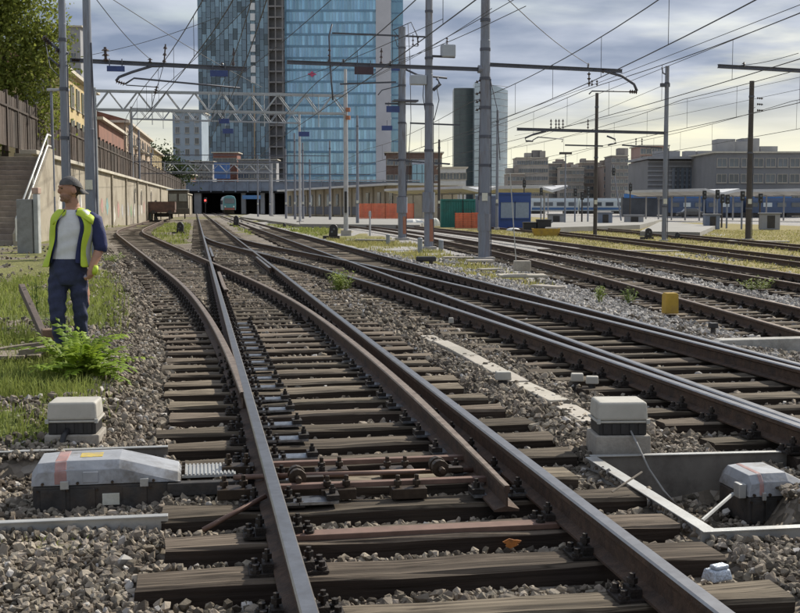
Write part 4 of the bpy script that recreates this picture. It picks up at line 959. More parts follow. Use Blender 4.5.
m_bark = mat('bark', (.09, .07, .05), .95, var=.3, scale=4, bump=.6)
m_leafA = mat('leaf_mid_green', (.15, .19, .035), .65, var=.3, scale=2, attr='rnd', rnd=.5, col2=(.25, .27, .06), spec=.25, leaf=.45)
m_leafB = mat('leaf_dark_green', (.03, .05, .018), .7, var=.3, scale=2, attr='rnd', rnd=.45, col2=(.06, .085, .03), spec=.2, leaf=.3)
def tree(base, h, crown, label, n=6000, ls=.2, mt=m_leafA, group='trees beyond the wall and the yard', trunk_r=.2, name='tree', cat='tree'):
    """crown: list of lobes (dx, dy, z, rx, ry, rz)"""
    base = Vector(base); root = thing(name, label, cat, base, group)
    mb = MB(); top = base+Vector((crown[0][0]*.5, crown[0][1]*.5, crown[0][2]))
    mb.tube([base+Vector((0,0,-.2)), base.lerp(top, .4)+Vector((.1,.1,0)), base.lerp(top, .75)+Vector((-.1,0,0)), top], [trunk_r, trunk_r*.8, trunk_r*.55, trunk_r*.25], 9)
    for l_ in crown:
        e = base+Vector((l_[0], l_[1], l_[2])); s0 = base.lerp(top, random.uniform(.35, .7)); mb.tube([s0, s0.lerp(e, .5)+Vector((0,0,.3)), e], [trunk_r*.4, trunk_r*.28, trunk_r*.1], 6)
        for j in range(5):
            d = Vector(rng.normal(size=3)).normalized(); e2 = e+Vector((d.x*l_[3], d.y*l_[4], d.z*l_[5]))*.8; mb.tube([e, e.lerp(e2, .5)+Vector((0,0,.1)), e2], [trunk_r*.12, trunk_r*.08, .01], 4)
    mb.build('trunk', m_bark, root)
    vol = np.array([l_[3]*l_[4]*l_[5] for l_ in crown])**.8; li = rng.choice(len(crown), n, p=vol/vol.sum()); C = np.array(crown)
    d = rng.normal(size=(n, 3)); d /= np.linalg.norm(d, axis=1)[:, None]; rad = rng.uniform(.45, 1.04, n)**.6
    nz = np.sin(d[:, 0]*7+li)*np.sin(d[:, 1]*6+2*li)*np.sin(d[:, 2]*8); rad *= 1+.22*nz
    pc = C[li][:, :3]+d*C[li][:, 3:]*rad[:, None]
    cl = rng.integers(0, n//14, n); cc = pc[:n//14][cl]; pc = np.where(rng.random(n)[:, None] < .7, cc+rng.normal(size=(n, 3))*ls*1.6, pc)   # leaves gather in clumps
    Rm = rotmats(n); q4 = np.array([(-.5,0,0),(0,-.28,.06),(.5,0,0),(0,.28,.06)])*ls
    VV = np.einsum('nij,kj->nki', Rm, q4)*rng.uniform(.6, 1.3, n)[:, None, None]+pc[:, None, :]
    FF = np.arange(n*4).reshape(-1, 4)
    me = np_mesh('crown', VV.reshape(-1, 3), FF, mt, attrs={'rnd': np.repeat(np.clip(rng.random(n)*.6+.4*(cl % 7)/6, 0, 1), 4)})
    o = np_obj('crown', me, root); return root
tree((-21.0, 63, 3.8), 10, [(.3,0,6.0,2.3,2.2,2.2), (-1.2,-1,4.2,2.1,2,1.9), (1.5,.3,7.6,1.9,1.7,1.9), (-1.2,0,8.4,2.2,2,2), (2.0,-.4,4.6,1.6,1.4,1.5), (-3.2,0,6.5,2.2,2,2.6), (1.6,-.3,2.6,1.7,1.4,1.4), (-1.5,-.5,1.9,2,1.6,1.6), (.6,0,9.8,2.0,1.8,1.5), (-3.6,-.5,3.2,1.8,1.6,1.8), (2.6,0,6.2,1.2,1.1,1.3)],
     'big leafy green tree hanging over the dark plank fence', 30000, .24)
tree((-47, 225, 4), 8, [(0,0,6.5,3.5,3,2.8), (3,0,5,3,2.5,2.4), (-3.5,0,5.2,3,2.5,2.3), (6,0,4,2.4,2,1.9)], 'dark green trees clumped beyond the far end of the wall', 5000, .5, m_leafB)

# houses behind the wall
m_glass = mat('window_glass', (.085, .10, .12), .2, var=.3, scale=.4, spec=.7, rnd=.3)
def wmesh(w, h, fm, shutter=None):
    mb = MB(); f = .09
    for (x, z, a, b) in ((0, h/2-f/2, w, f), (0, -h/2+f/2, w, f), (-w/2+f/2, 0, f, h-2*f), (w/2-f/2, 0, f, h-2*f), (0, 0, f*.7, h-2*f)): mb.box((x, -.03, z), (a, .1, b), m=0)
    mb.box((0, .0, 0), (w-2*f, .03, h-2*f), m=1); mb.box((0, -.1, -h/2-.05), (w+.2, .24, .1), m=0)
    if shutter:
        for s in (-1, 1): mb.box((s*(w*.75+.02), -.03, 0), (w*.45, .06, h), m=2)
    return mb.mesh('window', [fm, m_glass]+([shutter] if shutter else []))
def windows(root, o, ux, W, z0, z1, cols, rows, me, skip=0.0, pad=.0):
    """grid of window parts on the face starting at o running along ux; the face looks along ux x UP"""
    nrm = ux.cross(UP); ang = math.atan2(ux.y, ux.x)
    for r in range(rows):
        for c_ in range(cols):
            if random.random() < skip: continue
            p = Vector(o)+ux*(pad+(W-2*pad)*(c_+.5)/cols)+nrm*.02; p.z = lerp(z0, z1, (r+.5)/rows)
            inst('window', me, root, Matrix.Translation(p-ORG[root.name]) @ Matrix.Rotation(ang, 4, 'Z'))
def house(name, label, o, ux, L, D, z0, z1, wall, cols, rows, wme, endcols=0, roofm=None, roofh=0, group=None, cornice=True, cat='building', floor0=.0, roof_ov=.5, skip=0):
    """o = front left corner seen from outside; ux along the front; the house extends behind the front"""
    o = Vector(o); nrm = ux.cross(UP); root = thing(name, label, cat, (o.x, o.y, z0), group)
    ctr = o+ux*(L/2)-nrm*(D/2); ctr.z = (z0+z1)/2
    MB().box(ctr, (L, D, z1-z0), ux=ux, uy=-nrm).build('wall', wall, root)
    if cornice:
        c2 = ctr.copy(); c2.z = z1+.15; MB().box(c2, (L+roof_ov*2, D+roof_ov*2, .3), ux=ux, uy=-nrm).build('cornice', m_cop, root)
    if roofm and roofh:
        zb = z1+(.3 if cornice else 0); a = o+nrm*roof_ov-ux*roof_ov; a.z = zb
        mb = MB(); Dd = D+2*roof_ov; mb.prism([(0, 0), (Dd, 0), (Dd/2, roofh)], a, -nrm, UP, ux*(L+2*roof_ov)); mb.build('roof', roofm, root)
    windows(root, o, ux, L, z0+floor0, z1-.3, cols, rows, wme, skip)
    if endcols:
        uxe = -nrm; windows(root, o+ux*L, uxe, D, z0+floor0, z1-.3, endcols, rows, wme, skip)
        windows(root, o-nrm*D, nrm, D, z0+floor0, z1-.3, endcols, rows, wme, skip)
    return root
m_yw = mat('ochre_plaster', (.50, .39, .20), .9, var=.12, scale=.5, dirt=(.33, .25, .14), dscale=.4, damt=.5)
m_rb = mat('red_brown_plaster', (.24, .12, .085), .9, var=.15, scale=.5, dirt=(.15, .09, .07), dscale=.4, damt=.6)
m_tile = mat('roof_tile', (.20, .10, .07), .9, var=.3, scale=1.5, bump=.5)
m_buff = mat('buff_plaster', (.40, .31, .23), .9, var=.15, scale=.5, dirt=(.24, .19, .14), dscale=.4, damt=.5)
m_grey = mat('grey_render', (.30, .30, .31), .9, var=.12, scale=.3, dirt=(.2, .2, .2), dscale=.2, damt=.5)
m_fr = mat('window_frame', (.42, .38, .32), .8, var=.1); m_sh = mat('green_shutter', (.10, .115, .08), .8, var=.2, rnd=.2)
w1 = wmesh(1.1, 1.9, m_fr, m_sh); w2 = wmesh(1.2, 1.7, m_fr)
def HP(y, off=-4.0): return WP(y, off)
UXF = WD                          # a front that faces the tracks runs away from the camera
house('town_house', 'ochre apartment house with shuttered windows behind the plank fence', HP(96), UXF, 22, 12, 3.8, 12.6, m_yw, 6, 3, w1, 3, m_tile, 2.2)
house('warehouse', 'red brown building with sloping tiled roof behind the fence', HP(121), UXF, 27, 13, 3.8, 10.4, m_rb, 5, 1, w2, 0, m_tile, 3.2)
b3 = house('town_house', 'brownish apartment house with balconies at the far end of the wall', HP(151), UXF, 44, 12, 3.8, 12.2, m_buff, 9, 3, w2, 2, m_tile, 1.8)
for r in range(2):
    for c_ in range(4):
        p = HP(156+c_*9.5, -3.5); p.z = 6.6+r*2.9; MB().box(p, (3.2, 1.0, .18), ux=WD, uy=-WN).build('balcony', m_cop, b3)
        MB().box(p+WN*.5+Vector((0,0,.5)), (3.2, .06, .9), ux=WD, uy=-WN).build('balcony_railing', m_iron, b3)
house('town_house', 'farthest pale house of the row behind the wall', HP(197), UXF, 28, 12, 3.8, 11.0, m_yw, 6, 3, w2, 2, m_tile, 1.6)
X = Vector((1, 0, 0))
p = P(69, 150, 250); house('apartment_slab', 'tall grey apartment slab rising behind the big tree', (p.x, 250, 0), X, 2.9, 2.5, 0, 1.66+176*250/1180, m_grey, 1, 10, w2, 0)
p = P(173, 150, 330); house('office_block', 'blue grey office block left of the checkered tower', (p.x, 330, 0), X, 8, 12, 0, 1.66+93*330/1180, mat('blue_grey_render', (.30, .36, .42), .6, var=.12, scale=.3), 3, 9, w2, 0)

# ------------------------------------------------------------------ the two glass towers
m_pan = mat('cladding_panel', (.135, .20, .26), .3, .1, var=.12, scale=.15, attr='rnd', rnd=.55, spec=.6)
m_tc = mat('tower_core', (.14, .14, .15), .8, var=.2, scale=.2)
YT = 420
def tower_box(px0, px1, Y, zt, dep, name, label):
    a, b = P(px0, 206, Y), P(px1, 206, Y); root = thing(name, label, 'tower', ((a.x+b.x)/2, Y, 0), 'twin glass office towers above the station')
    return root, a.x, b.x
t1, xa, xb = tower_box(200, 270, YT, 105, 26, 'office_tower', 'glass tower clad in staggered dark blue and grey panels')
ZT = 105
MB().box(((xa+xb)/2, YT+13.2, ZT/2), (xb-xa-.3, 26, ZT)).build('core', m_tc, t1)
vs, fs, rn = [], [], []
nc = 16; fh = 3.75; nr = int(ZT/fh); w = (xb-xa)/nc
for r in range(nr):
    for c_ in range(nc):
        z0 = r*fh+(fh*.5 if c_ % 2 else 0); x0 = xa+c_*w+.08; x1 = xa+(c_+1)*w-.08; d = random.uniform(0, .12); k = len(vs)
        vs += [(x0, YT-d, z0+.06), (x1, YT-d, z0+.06), (x1, YT-d, z0+fh-.06), (x0, YT-d, z0+fh-.06), (x0, YT+.3, z0+.06), (x1, YT+.3, z0+.06), (x1, YT+.3, z0+fh-.06), (x0, YT+.3, z0+fh-.06)]
        fs += [(k, k+1, k+2, k+3), (k+4, k+5, k+1, k), (k+3, k+2, k+6, k+7), (k+1, k+5, k+6, k+2), (k+4, k, k+3, k+7)]
        g_ = random.choice((.02, .25, .45, .5, .6, .98)); rn += [g_]*8
o = np_obj('cladding_panels', np_mesh('cladding_panels', np.array(vs)-np.array([(xa+xb)/2, YT, 0]), fs, m_pan, attrs={'rnd': rn}), t1); tag(o, kind='stuff')
m_scaf = mat('lift_scaffold', (.21, .20, .20), .8, var=.3, scale=.4)
sc = thing('scaffold_lift', 'brown grey scaffold lift shaft between the two towers', 'scaffold', P(277, 206, YT-3).xy.to_3d(), None)
x0, x1 = P(269, 206, YT-2).x, P(284, 206, YT-2).x
for i in range(28):
    z = i*fh; mb = MB(); mb.box(((x0+x1)/2, YT+2, z+.2), (x1-x0, 5, .5))
    for x in (x0+.2, (x0+x1)/2, x1-.2): mb.box((x, YT-.4, z+fh/2), (.35, .35, fh))
    mb.build('lift_storey', m_scaf, sc)
MB().box(((x0+x1)/2, YT+5, 52), (x1-x0, 6, 104)).build('shaft_wall', mat('shaft_wall', (.14, .14, .15), .9, var=.3, scale=.2), sc)
mast_l = thing('hoist_mast', 'white ladder shaped hoist mast on the checkered tower', 'hoist', P(254, 206, YT-2).xy.to_3d())
x = P(254.5, 206, YT-1.5).x
for i in range(16): MB().box((x, YT-1.2, 46+i*3.6), (1.6, .7, 2.4)).build('hoist_segment', mat('hoist_white', (.62, .63, .64), .6, var=.1), mast_l)
MB().box((x+.2, YT-1.0, 22), (.35, .5, 44)).build('hoist_rail', mat('hoist_orange', (.35, .26, .16), .7), mast_l)
t2, xa, xb = tower_box(285, 376, YT+6, 105, 26, 'office_tower', 'light blue glass tower with floor bands and white corner strip'); Y2 = YT+6
m_tg = mat('tower_glass_blue', (.19, .38, .56), .12, .15, var=.22, scale=.35, spec=.8, stretch=(1, 1, .35), attr='rnd', rnd=.3, col2=(.33, .56, .73))
m_band = mat('floor_band_blue', (.13, .25, .37), .4, .1, var=.15, scale=.3)
m_mul = mat('mullion_pale', (.30, .46, .58), .35, .4, var=.1)
MB().box(((xa+xb)/2, Y2+13.5, ZT/2), (xb-xa-.2, 26, ZT)).build('core', m_tc, t2)
fl = 4.15
for r in range(int(ZT/fl)):
    z = r*fl
    mg_ = MB()
    for c_ in range(30): mg_.box((xa+(xb-xa)*(c_+.5)/30, Y2+.2+random.uniform(0, .03), z+fl/2+.4), ((xb-xa)/30-.02, .3, fl-.8))
    g = mg_.build('glazing', m_tg, t2); at_ = g.data.attributes.new('rnd', 'FLOAT', 'POINT'); at_.data.foreach_set('value', np.repeat(np.clip(rng.choice([.1, .4, .5, .6, .95], 30)+rng.normal(0, .08, 30), 0, 1), 8))
    mb = MB()
    for c_ in range(31): mb.box((xa+(xb-xa)*c_/30, Y2-.02, z+fl/2+.4), (.16, .2, fl-.82))
    mb.build('mullions', m_mul, g)
    MB().box(((xa+xb)/2, Y2+.15, z+.4), (xb-xa, .5, .78)).build('floor_band', m_band, t2)
m_strip = mat('corner_strip_pale', (.46, .46, .50), .6, var=.08, scale=.2)
xs0, xs1 = xb+.05, P(391, 206, Y2).x
MB().box(((xs0+xs1)/2, Y2+2, ZT/2), (xs1-xs0, 5, ZT+2)).build('corner_strip', m_strip, t2)
xs2 = P(403, 206, Y2+6).x
for r in range(int(ZT/fl)):
    z = r*fl; MB().box(((xs1+xs2)/2, Y2+12, z+fl/2+.3), (xs2-xs1, 14, fl-.6)).build('side_glazing', m_tg, t2); MB().box(((xs1+xs2)/2, Y2+12, z+.3), (xs2-xs1-.2, 14, .58)).build('side_band', m_band, t2)
m_red = mat('logo_red', (.5, .07, .16), .5, var=.1)
p = P(312, 74, Y2-.3); lg = MB(); lg.prism([(-1.1, 0), (0, -1.1), (1.1, 0), (0, 1.1)], p, X, UP, Vector((0, .25, 0))); lg.box(p+Vector((0, .05, 0)), (2.9, .2, .5)); lg.build('red_emblem', m_red, t2)

# curved tower pair in the distance
def curved(px0, px1, Y, ytop, label, mt, bulge, slope=0, name='office_tower'):
    a, b = P(px0, 206, Y), P(px1, 206, Y); zt = P(0, ytop, Y).z; n = 14; root = thing(name, label, 'tower', ((a.x+b.x)/2, Y, 0)); W = b.x-a.x
    fr = []
    for i in range(n+1):
        f = i/n; fr.append((a.x+W*f, Y-bulge*math.sin(math.pi*f)))
    mb = MB(); poly = [Vector((x, y, 0)) for x, y in fr]+[Vector((b.x, Y+18, 0)), Vector((a.x, Y+18, 0))]
    k = len(poly); tops = [Vector((p.x, p.y, zt+slope*(p.x-a.x))) for p in poly]
    mb.add(poly+tops, [tuple(range(k)), tuple(range(2*k-1, k-1, -1))]+[(i, (i+1) % k, k+(i+1) % k, k+i) for i in range(k)]); mb.build('wall', mt, root)
    for r in range(int(zt/4)):
        mb = MB(); mb.tube([Vector((x, y-.02, 4+r*4)) for x, y in fr], .14, 4); mb.build('floor_line', m_tc, root)
    return root
curved(453.5, 473, 760, 88, 'dark green grey slab tower in the distance', mat('dark_curtain', (.085, .105, .105), .35, .1, var=.15, scale=.1, spec=.5), 1.5)
curved(474, 507, 745, 82, 'pale curved glass tower beside the dark slab', mat('pale_curtain', (.34, .41, .46), .2, .2, var=.15, scale=.08, spec=.8), 9, -.25)
# ------------------------------------------------------------------ station overbridge, tunnel, trains
YB = 285
m_deck = mat('bridge_blue_grey', (.16, .19, .25), .6, var=.15, scale=.4, dirt=(.10, .10, .11), dscale=.5, damt=.5)
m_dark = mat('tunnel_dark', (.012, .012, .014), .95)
xl, xr = P(150, 206, YB).x, P(420, 206, YB).x
br = thing('road_overbridge', 'wide blue grey overbridge with dark openings where the tracks vanish', 'bridge', (P(240, 206, YB).x, YB, 0))
n = 22
for i in range(n):
    x0 = lerp(xl, xr, i/n); x1 = lerp(xl, xr, (i+1)/n)
    MB().box(((x0+x1)/2, YB, 6.5), (x1-x0-.08, .5, 2.2)).build('deck_panel', m_deck, br)
    MB().box((x0, YB-.35, 6.6), (.3, .3, 3.0)).build('deck_rib', m_deck, br)
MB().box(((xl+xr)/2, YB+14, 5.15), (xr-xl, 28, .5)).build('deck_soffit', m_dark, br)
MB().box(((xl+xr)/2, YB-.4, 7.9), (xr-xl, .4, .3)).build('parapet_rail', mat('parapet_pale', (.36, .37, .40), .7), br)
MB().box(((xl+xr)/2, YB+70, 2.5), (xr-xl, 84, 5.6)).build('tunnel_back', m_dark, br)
for px in (189, 196, 243, 262, 272, 290, 309, 330, 352):
    x = P(px, 206, YB).x; MB().box((x, YB+1.5, 2.4), (1.0 if px > 200 else 2.2, 1.4, 5.0)).build('pier', m_grey, br)
MB().box((P(176, 206, YB).x, YB-1, 2.8), (6.5, 3, 5.4)).build('abutment', m_buff, br)
MB().box((P(252, 206, YB).x, YB-.6, 3.9), (4.4, .3, .9)).build('blue_sign', mat('blue_sign', (.08, .2, .42), .5), br)
m_sig = mat('red_signal_lens', (.6, .03, .03), .3, emit=((1, .05, .04), 4))
sg = thing('signal', 'red lit signal at the dark tunnel mouth', 'signal', (P(205.5, 208, YB-6).x, YB-6, 0))
MB().cyl((P(205.5, 208, YB-6).x, YB-6, 0), (P(205.5, 208, YB-6).x, YB-6, 3.4), .1, n=8).build('post', m_iron, sg)
MB().box((P(205.5, 208, YB-6).x, YB-6, 3.1), (.7, .3, 1.3)).build('head', m_blk, sg, bevel=.05)
MB().cyl((P(205.5, 208, YB-6).x, YB-6.25, 3.1), (P(205.5, 208, YB-6).x, YB-6.1, 3.1), .22, n=12).build('lens', m_sig, sg)
# buildings stacked above the bridge
def blockat(px0, px1, yt, Y, dep, wall, cols, rows, label, yb=200, name='building', wm=None, **k):
    a, b = P(px0, yt, Y), P(px1, yt, Y); return house(name, label, (a.x, Y, 0), X, b.x-a.x, dep, 0, a.z, wall, cols, rows, wm or w3, 0, **k)
w3 = wmesh(1.8, 1.6, m_fr); w4 = wmesh(2.4, 2.0, m_grey)
m_brick = mat('red_brick', (.23, .10, .075), .9, var=.2, scale=1.2, bump=.2, dirt=(.14, .08, .06), dscale=.4, damt=.5)
blockat(160, 190, 175, 300, 8, m_brick, 6, 2, 'low red brick house on the left end of the overbridge', floor0=7)
blockat(191, 212, 162, 330, 8, m_grey, 4, 3, 'low grey building above the left tunnel mouth', floor0=8)
blockat(213, 237, 153, 345, 8, m_brick, 4, 1, 'flat brick red building at the foot of the checkered tower', floor0=13)
blockat(238, 276, 160, 338, 8, m_grey, 7, 2, 'grey service building at the foot of the towers', floor0=9)
p = P(222, 170, 318); sgb = thing('billboard', 'blue billboard standing above the overbridge', 'billboard', (p.x, 318, 7))
MB().box((p.x, 318, 11.3), (4.2, .3, 4.4)).build('panel', mat('billboard_blue', (.07, .16, .38), .5, var=.2, scale=.5), sgb)
for s in (-1.4, 1.4): MB().box((p.x+s, 318.3, 7.6), (.2, .2, 9.5)).build('leg', m_iron, sgb)
# teal commuter train leaving the tunnel
p = P(229.5, 211, 262); tx = p.x
m_teal = mat('train_teal', (.10, .27, .29), .4, .1, var=.1, scale=1.5, dirt=(.1, .15, .15), dscale=1, damt=.3); m_tw = mat('train_pale', (.50, .55, .56), .45, var=.1)
train = thing('commuter_train', 'teal commuter train with pale front at the tunnel mouth', 'train', (tx, 262, .2))
def tp(x, y, z): return Vector((tx, 262, 0))+NV*x+DV*y+UP*z
prof = [(-1.4, .9), (-1.45, 2.2), (-1.4, 3.3), (-1.1, 3.9), (-.5, 4.1), (.5, 4.1), (1.1, 3.9), (1.4, 3.3), (1.45, 2.2), (1.4, .9)]
MB().prism(prof, tp(0, .3, 0), NV, UP, DV*24).build('car_body', m_tw, train)
MB().prism([(x*.96, z*.97+.05) for x, z in prof], tp(0, -.1, 0), NV, UP, DV*.4).build('front', m_teal, train, bevel=.08)
MB().box(tp(0, -.14, 2.9), (2.2, .06, 1.1), ux=NV, uy=DV).build('windscreen', m_glass, train, bevel=.03)
MB().box(tp(0, -.14, 1.15), (2.3, .1, .45), ux=NV, uy=DV).build('buffer_beam', mat('train_red', (.3, .10, .08), .6), train)
for s in (-1, 1): MB().cyl(tp(s*.95, -.2, 1.65), tp(s*.95, -.08, 1.65), .18, n=10).build('headlight', mat('lamp_pale', (.7, .7, .65), .3), train)
for i in range(6): MB().box(tp(-1.46, 3+i*3.6, 2.6), (.04, 2.2, .9), ux=NV, uy=DV).build('side_window', m_glass, train)
for y in (3, 20): MB().box(tp(0, y, .5), (2.2, 3, .8), ux=NV, uy=DV).build('bogie', m_iron, train)
# wagon and motor trolley on the left track
m_wr = mat('wagon_rust', (.13, .075, .055), .85, var=.3, scale=2, dirt=(.06, .045, .04), dscale=1.5, damt=.6)
def rp(q, t, z): return T(q, t, z)
qa = -4.2
wt = 128; wc = P(161.5, 210, 130); wc.z = 0; wg = thing('flat_wagon', 'rust brown low sided wagon parked on the left track', 'wagon', wc)
def wb(x, y, z): return wc+NV*x+DV*y+UP*z
MB().box(wb(0, 5, 1.15), (2.8, 10, .3), ux=NV, uy=DV).build('floor', m_wr, wg)
for s in (-1, 1):
    MB().box(wb(s*1.4, 5, 1.75), (.1, 10, .9), ux=NV, uy=DV).build('side_board', m_wr, wg)
    MB().cyl(wb(s*.9, -.35, 1.05), wb(s*.9, .05, 1.05), .22, n=10).build('buffer', m_iron, wg)
    for y in (1.6, 8.4): MB().cyl(wb(s*.72, y, .62), wb(s*.84, y, .62), .46, n=16).build('wheel', m_iron, wg)
MB().box(wb(0, .03, 1.75), (2.7, .1, .9), ux=NV, uy=DV).build('end_board', m_wr, wg)
for y in (1.6, 8.4): MB().box(wb(0, y, .72), (1.5, .5, .4), ux=NV, uy=DV).build('axle_frame', m_iron, wg)
mc = P(178, 210, 143); mc.z = 0; mt_ = thing('motor_trolley', 'dark olive track motor trolley with glazed cab behind the wagon', 'rail vehicle', mc)
def mbp(x, y, z): return mc+NV*x+DV*y+UP*z
m_ol = mat('olive_brown', (.10, .085, .06), .7, var=.25, scale=1.5)
MB().box(mbp(0, 3, 1.1), (2.7, 7, .7), ux=NV, uy=DV).build('chassis', m_ol, mt_, bevel=.05)
cbn = MB().box(mbp(0, 2.2, 2.5), (2.5, 3.4, 2.2), ux=NV, uy=DV, taper=.94).build('cab', m_ol, mt_, bevel=.08)
for s in (-.6, .6): MB().box(mbp(s, .47, 2.75), (.95, .08, .9), ux=NV, uy=DV).build('window', mat('cab_glass', (.2, .2, .17), .15, spec=.7), cbn)
MB().box(mbp(0, 2.2, 3.68), (2.7, 3.7, .14), ux=NV, uy=DV).build('roof', m_tw, mt_, bevel=.04)
for s in (-1, 1):
    for y in (.6, 5.4): MB().cyl(mbp(s*.72, y, .6), mbp(s*.84, y, .6), .45, n=14).build('wheel', m_iron, mt_)

# ------------------------------------------------------------------ right hand yard
m_beige = mat('beige_wall', (.42, .37, .29), .9, var=.12, scale=.4, dirt=(.26, .23, .18), dscale=.3, damt=.4)
m_roofw = mat('pale_roof', (.55, .55, .55), .6, .2, var=.1, scale=.4)
a, b = P(287, 206, 262), P(398, 206, 186); a.z = b.z = 0; d = (b-a); L = d.length; d.normalize(); nn = d.cross(UP)
lb = thing('platform_building', 'long low beige station building with a pale overhanging roof', 'building', (a+b)/2)
MB().box((a+b)/2-nn*5+Vector((0,0,2.4)), (L, 10, 5.2), ux=d, uy=-nn).build('wall', m_beige, lb)
MB().box((a+b)/2-nn*4.5+Vector((0,0,5.15)), (L+2, 13, .35), ux=d, uy=-nn).build('roof', m_roofw, lb)
MB().box((a+b)/2+nn*.06+Vector((0,0,.9)), (L, .1, 1.5), ux=d, uy=-nn).build('plinth', mat('plinth_grey', (.17, .175, .20), .9), lb)
for i in range(12):
    p = a+d*(L*(i+.5)/12)+nn*.1; MB().box(p+Vector((0,0,2.9)), (1.6, .1, 2.2), ux=d, uy=-nn).build('window', m_glass, lb)
    MB().box(p+d*(L/24)+nn*.05+Vector((0,0,2.4)), (.5, .3, 5.0), ux=d, uy=-nn).build('pilaster', m_beige, lb)
def canopy(px0, Y0, px1, Y1, z, label, n=8, th=.35, w=5, post=True):
    a, b = P(px0, 206, Y0), P(px1, 206, Y1); a.z = b.z = 0; d = b-a; L = d.length; d.normalize(); nn = d.cross(UP)
    c = thing('platform_canopy', label, 'canopy', (a+b)/2, 'platform canopies')
    MB().prism([(-w/2, .5), (0, 0), (w/2, .5), (w/2, .5+th), (0, th), (-w/2, .5+th)], a+Vector((0,0,z-.5)), nn, UP, d*L).build('roof', m_roofw, c)
    for i in range(n):
        p = a+d*(L*(i+.5)/n); MB().cyl(p+Vector((0,0,-.2)), p+Vector((0,0,z-.4)), .11, n=8).build('post', m_grey, c)
        MB().box(p+Vector((0,0,z-.55)), (.15, w*.8, .15), ux=d, uy=nn).build('bracket', m_grey, c)
    return c
canopy(400, 175, 480, 150, 3.9, 'pale platform canopy behind the orange net fence', 8)
canopy(372, 260, 560, 225, 5.4, 'far grey platform canopy behind the containers', 9)
canopy(478, 165, 552, 155, 4.0, 'short pale canopy above the blue cabin', 5)
canopy(640, 170, 722, 150, 3.6, 'pale canopy in front of the big station building', 6)
canopy(725, 165, 830, 150, 3.6, 'canopy at the right edge in front of the station building', 6)
blockat(386, 442, 153, 300, 16, mat('brown_brick', (.17, .11, .085), .9, var=.2, scale=.8, bump=.2), 7, 3, 'brown brick building behind the lattice mast', floor0=3)
p0, p1 = P(412, 160, 298), P(427, 160, 298)
gb = thing('glass_stair_tower', 'pale glazed stair tower on the brown brick building', 'stair tower', (p0.x, 298, 0)); W_ = p1.x-p0.x
for r in range(5):
    for c_ in range(3): MB().box((p0.x+W_*(c_+.5)/3, 298, 1.5+r*2.4), (W_/3-.15, .6, 2.2)).build('pane', m_tg, gb)
MB().box((p0.x+W_/2, 298.6, 6.6), (W_, .8, 13.2)).build('frame', m_strip, gb)
blockat(440, 466, 168, 280, 12, m_roofw, 4, 2, 'low white flat roofed block left of the dark tower', floor0=4)
# city blocks behind
m_cb = [mat('city_%d' % i, c, .9, var=.15, scale=.15, dirt=tuple(x*.7 for x in c), dscale=.1, damt=.5) for i, c in enumerate(((.27, .23, .20), (.33, .30, .27), (.22, .20, .19), (.36, .33, .30), (.30, .24, .21)))]
lab = ['squat grey apartment block with rooftop huts beyond the blue cabin', 'pale apartment block with a blank end wall in the skyline', 'brown apartment block behind the floodlight pole', 'low dark block in the middle of the skyline', 'grey block with stepped roof right of the middle', 'tan apartment block near the dark lattice mast', 'tall brown block at the right end of the skyline row', 'flat grey block behind the thin dark mast']
spec = [(508, 524, 174, 0), (517, 548, 158, 1), (549, 566, 164, 2), (560, 584, 168, 3), (582, 606, 163, 0), (604, 622, 166, 4), (612, 628, 156, 2), (626, 644, 170, 1)]
for (x0, x1, yt, mi_), lb_ in zip(spec, lab):
    r = blockat(x0, x1, yt, 460+random.uniform(-20, 30), 16, m_cb[mi_], max(3, int((x1-x0)/4)), max(3, int((206-yt)/7)), lb_, floor0=2, group='skyline apartment blocks', roof_ov=.3)
    o_ = ORG[r.name]; wd = (x1-x0)*460/1180
    for j in range(3): MB().box((o_.x+wd*random.uniform(.1, .9), o_.y+5+j*1.3+random.random(), P(0, yt, 460).z+1.0), (random.uniform(1.5, 4), 4, random.uniform(1.5, 3.5))).build('roof_hut', m_cb[(mi_+j) % 5], r)
blockat(641, 668, 146, 330, 14, mat('pink_brown', (.33, .22, .19), .9, var=.12, scale=.2), 5, 6, 'pinkish brown tower block above the station building', floor0=5)
m_stn = mat('station_grey', (.20, .20, .205), .85, var=.12, scale=.25, dirt=(.17, .17, .18), dscale=.2, damt=.6)
Ys = 232; a, b = P(648, 160, Ys), P(722, 160, Ys)
sb = thing('station_building', 'large grey station building with horizontal bands and tall windows', 'building', ((a.x+b.x)/2, Ys, 0))
zt = P(0, 160, Ys).z; MB().box(((a.x+b.x)/2, Ys+10, zt/2), (b.x-a.x, 20, zt)).build('wall', m_stn, sb)
for i in range(9): MB().box(((a.x+b.x)/2, Ys-.1, 3.2+i*.9), (b.x-a.x, .3, .28)).build('band', m_grey, sb)
for i in range(6): MB().box((lerp(a.x, b.x, .34+i*.062), Ys-.25, 6.4), (.55, .4, 5.6)).build('tall_window', m_glass, sb)
MB().box((lerp(a.x, b.x, .82), Ys-.5, 6), (2.6, 1, 9.5)).build('pier', m_strip, sb)
MB().box(((a.x+b.x)/2, Ys+8, zt+.4), (b.x-a.x+1, 20, .5)).build('cornice', m_grey, sb)
for j, px in enumerate((660, 672, 690, 705)): MB().box((P(px, 150, Ys+5).x, Ys+6, zt+1.2), (2+j % 2, 3, 1.6)).build('roof_unit', m_grey, sb)
r = blockat(716, 850, 153, 214, 18, m_stn, 11, 3, 'long grey station wing running out at the right edge', floor0=2.5, wm=w3)
for px, h in ((722, 2.4), (736, 2.0), (748, 2.6), (768, 1.2)): MB().box((P(px, 150, 220).x, 219+px*.05-36, P(0, 153, 214).z+h/2+.3), (3.2, 4, h)).build('roof_plant', m_grey, r)
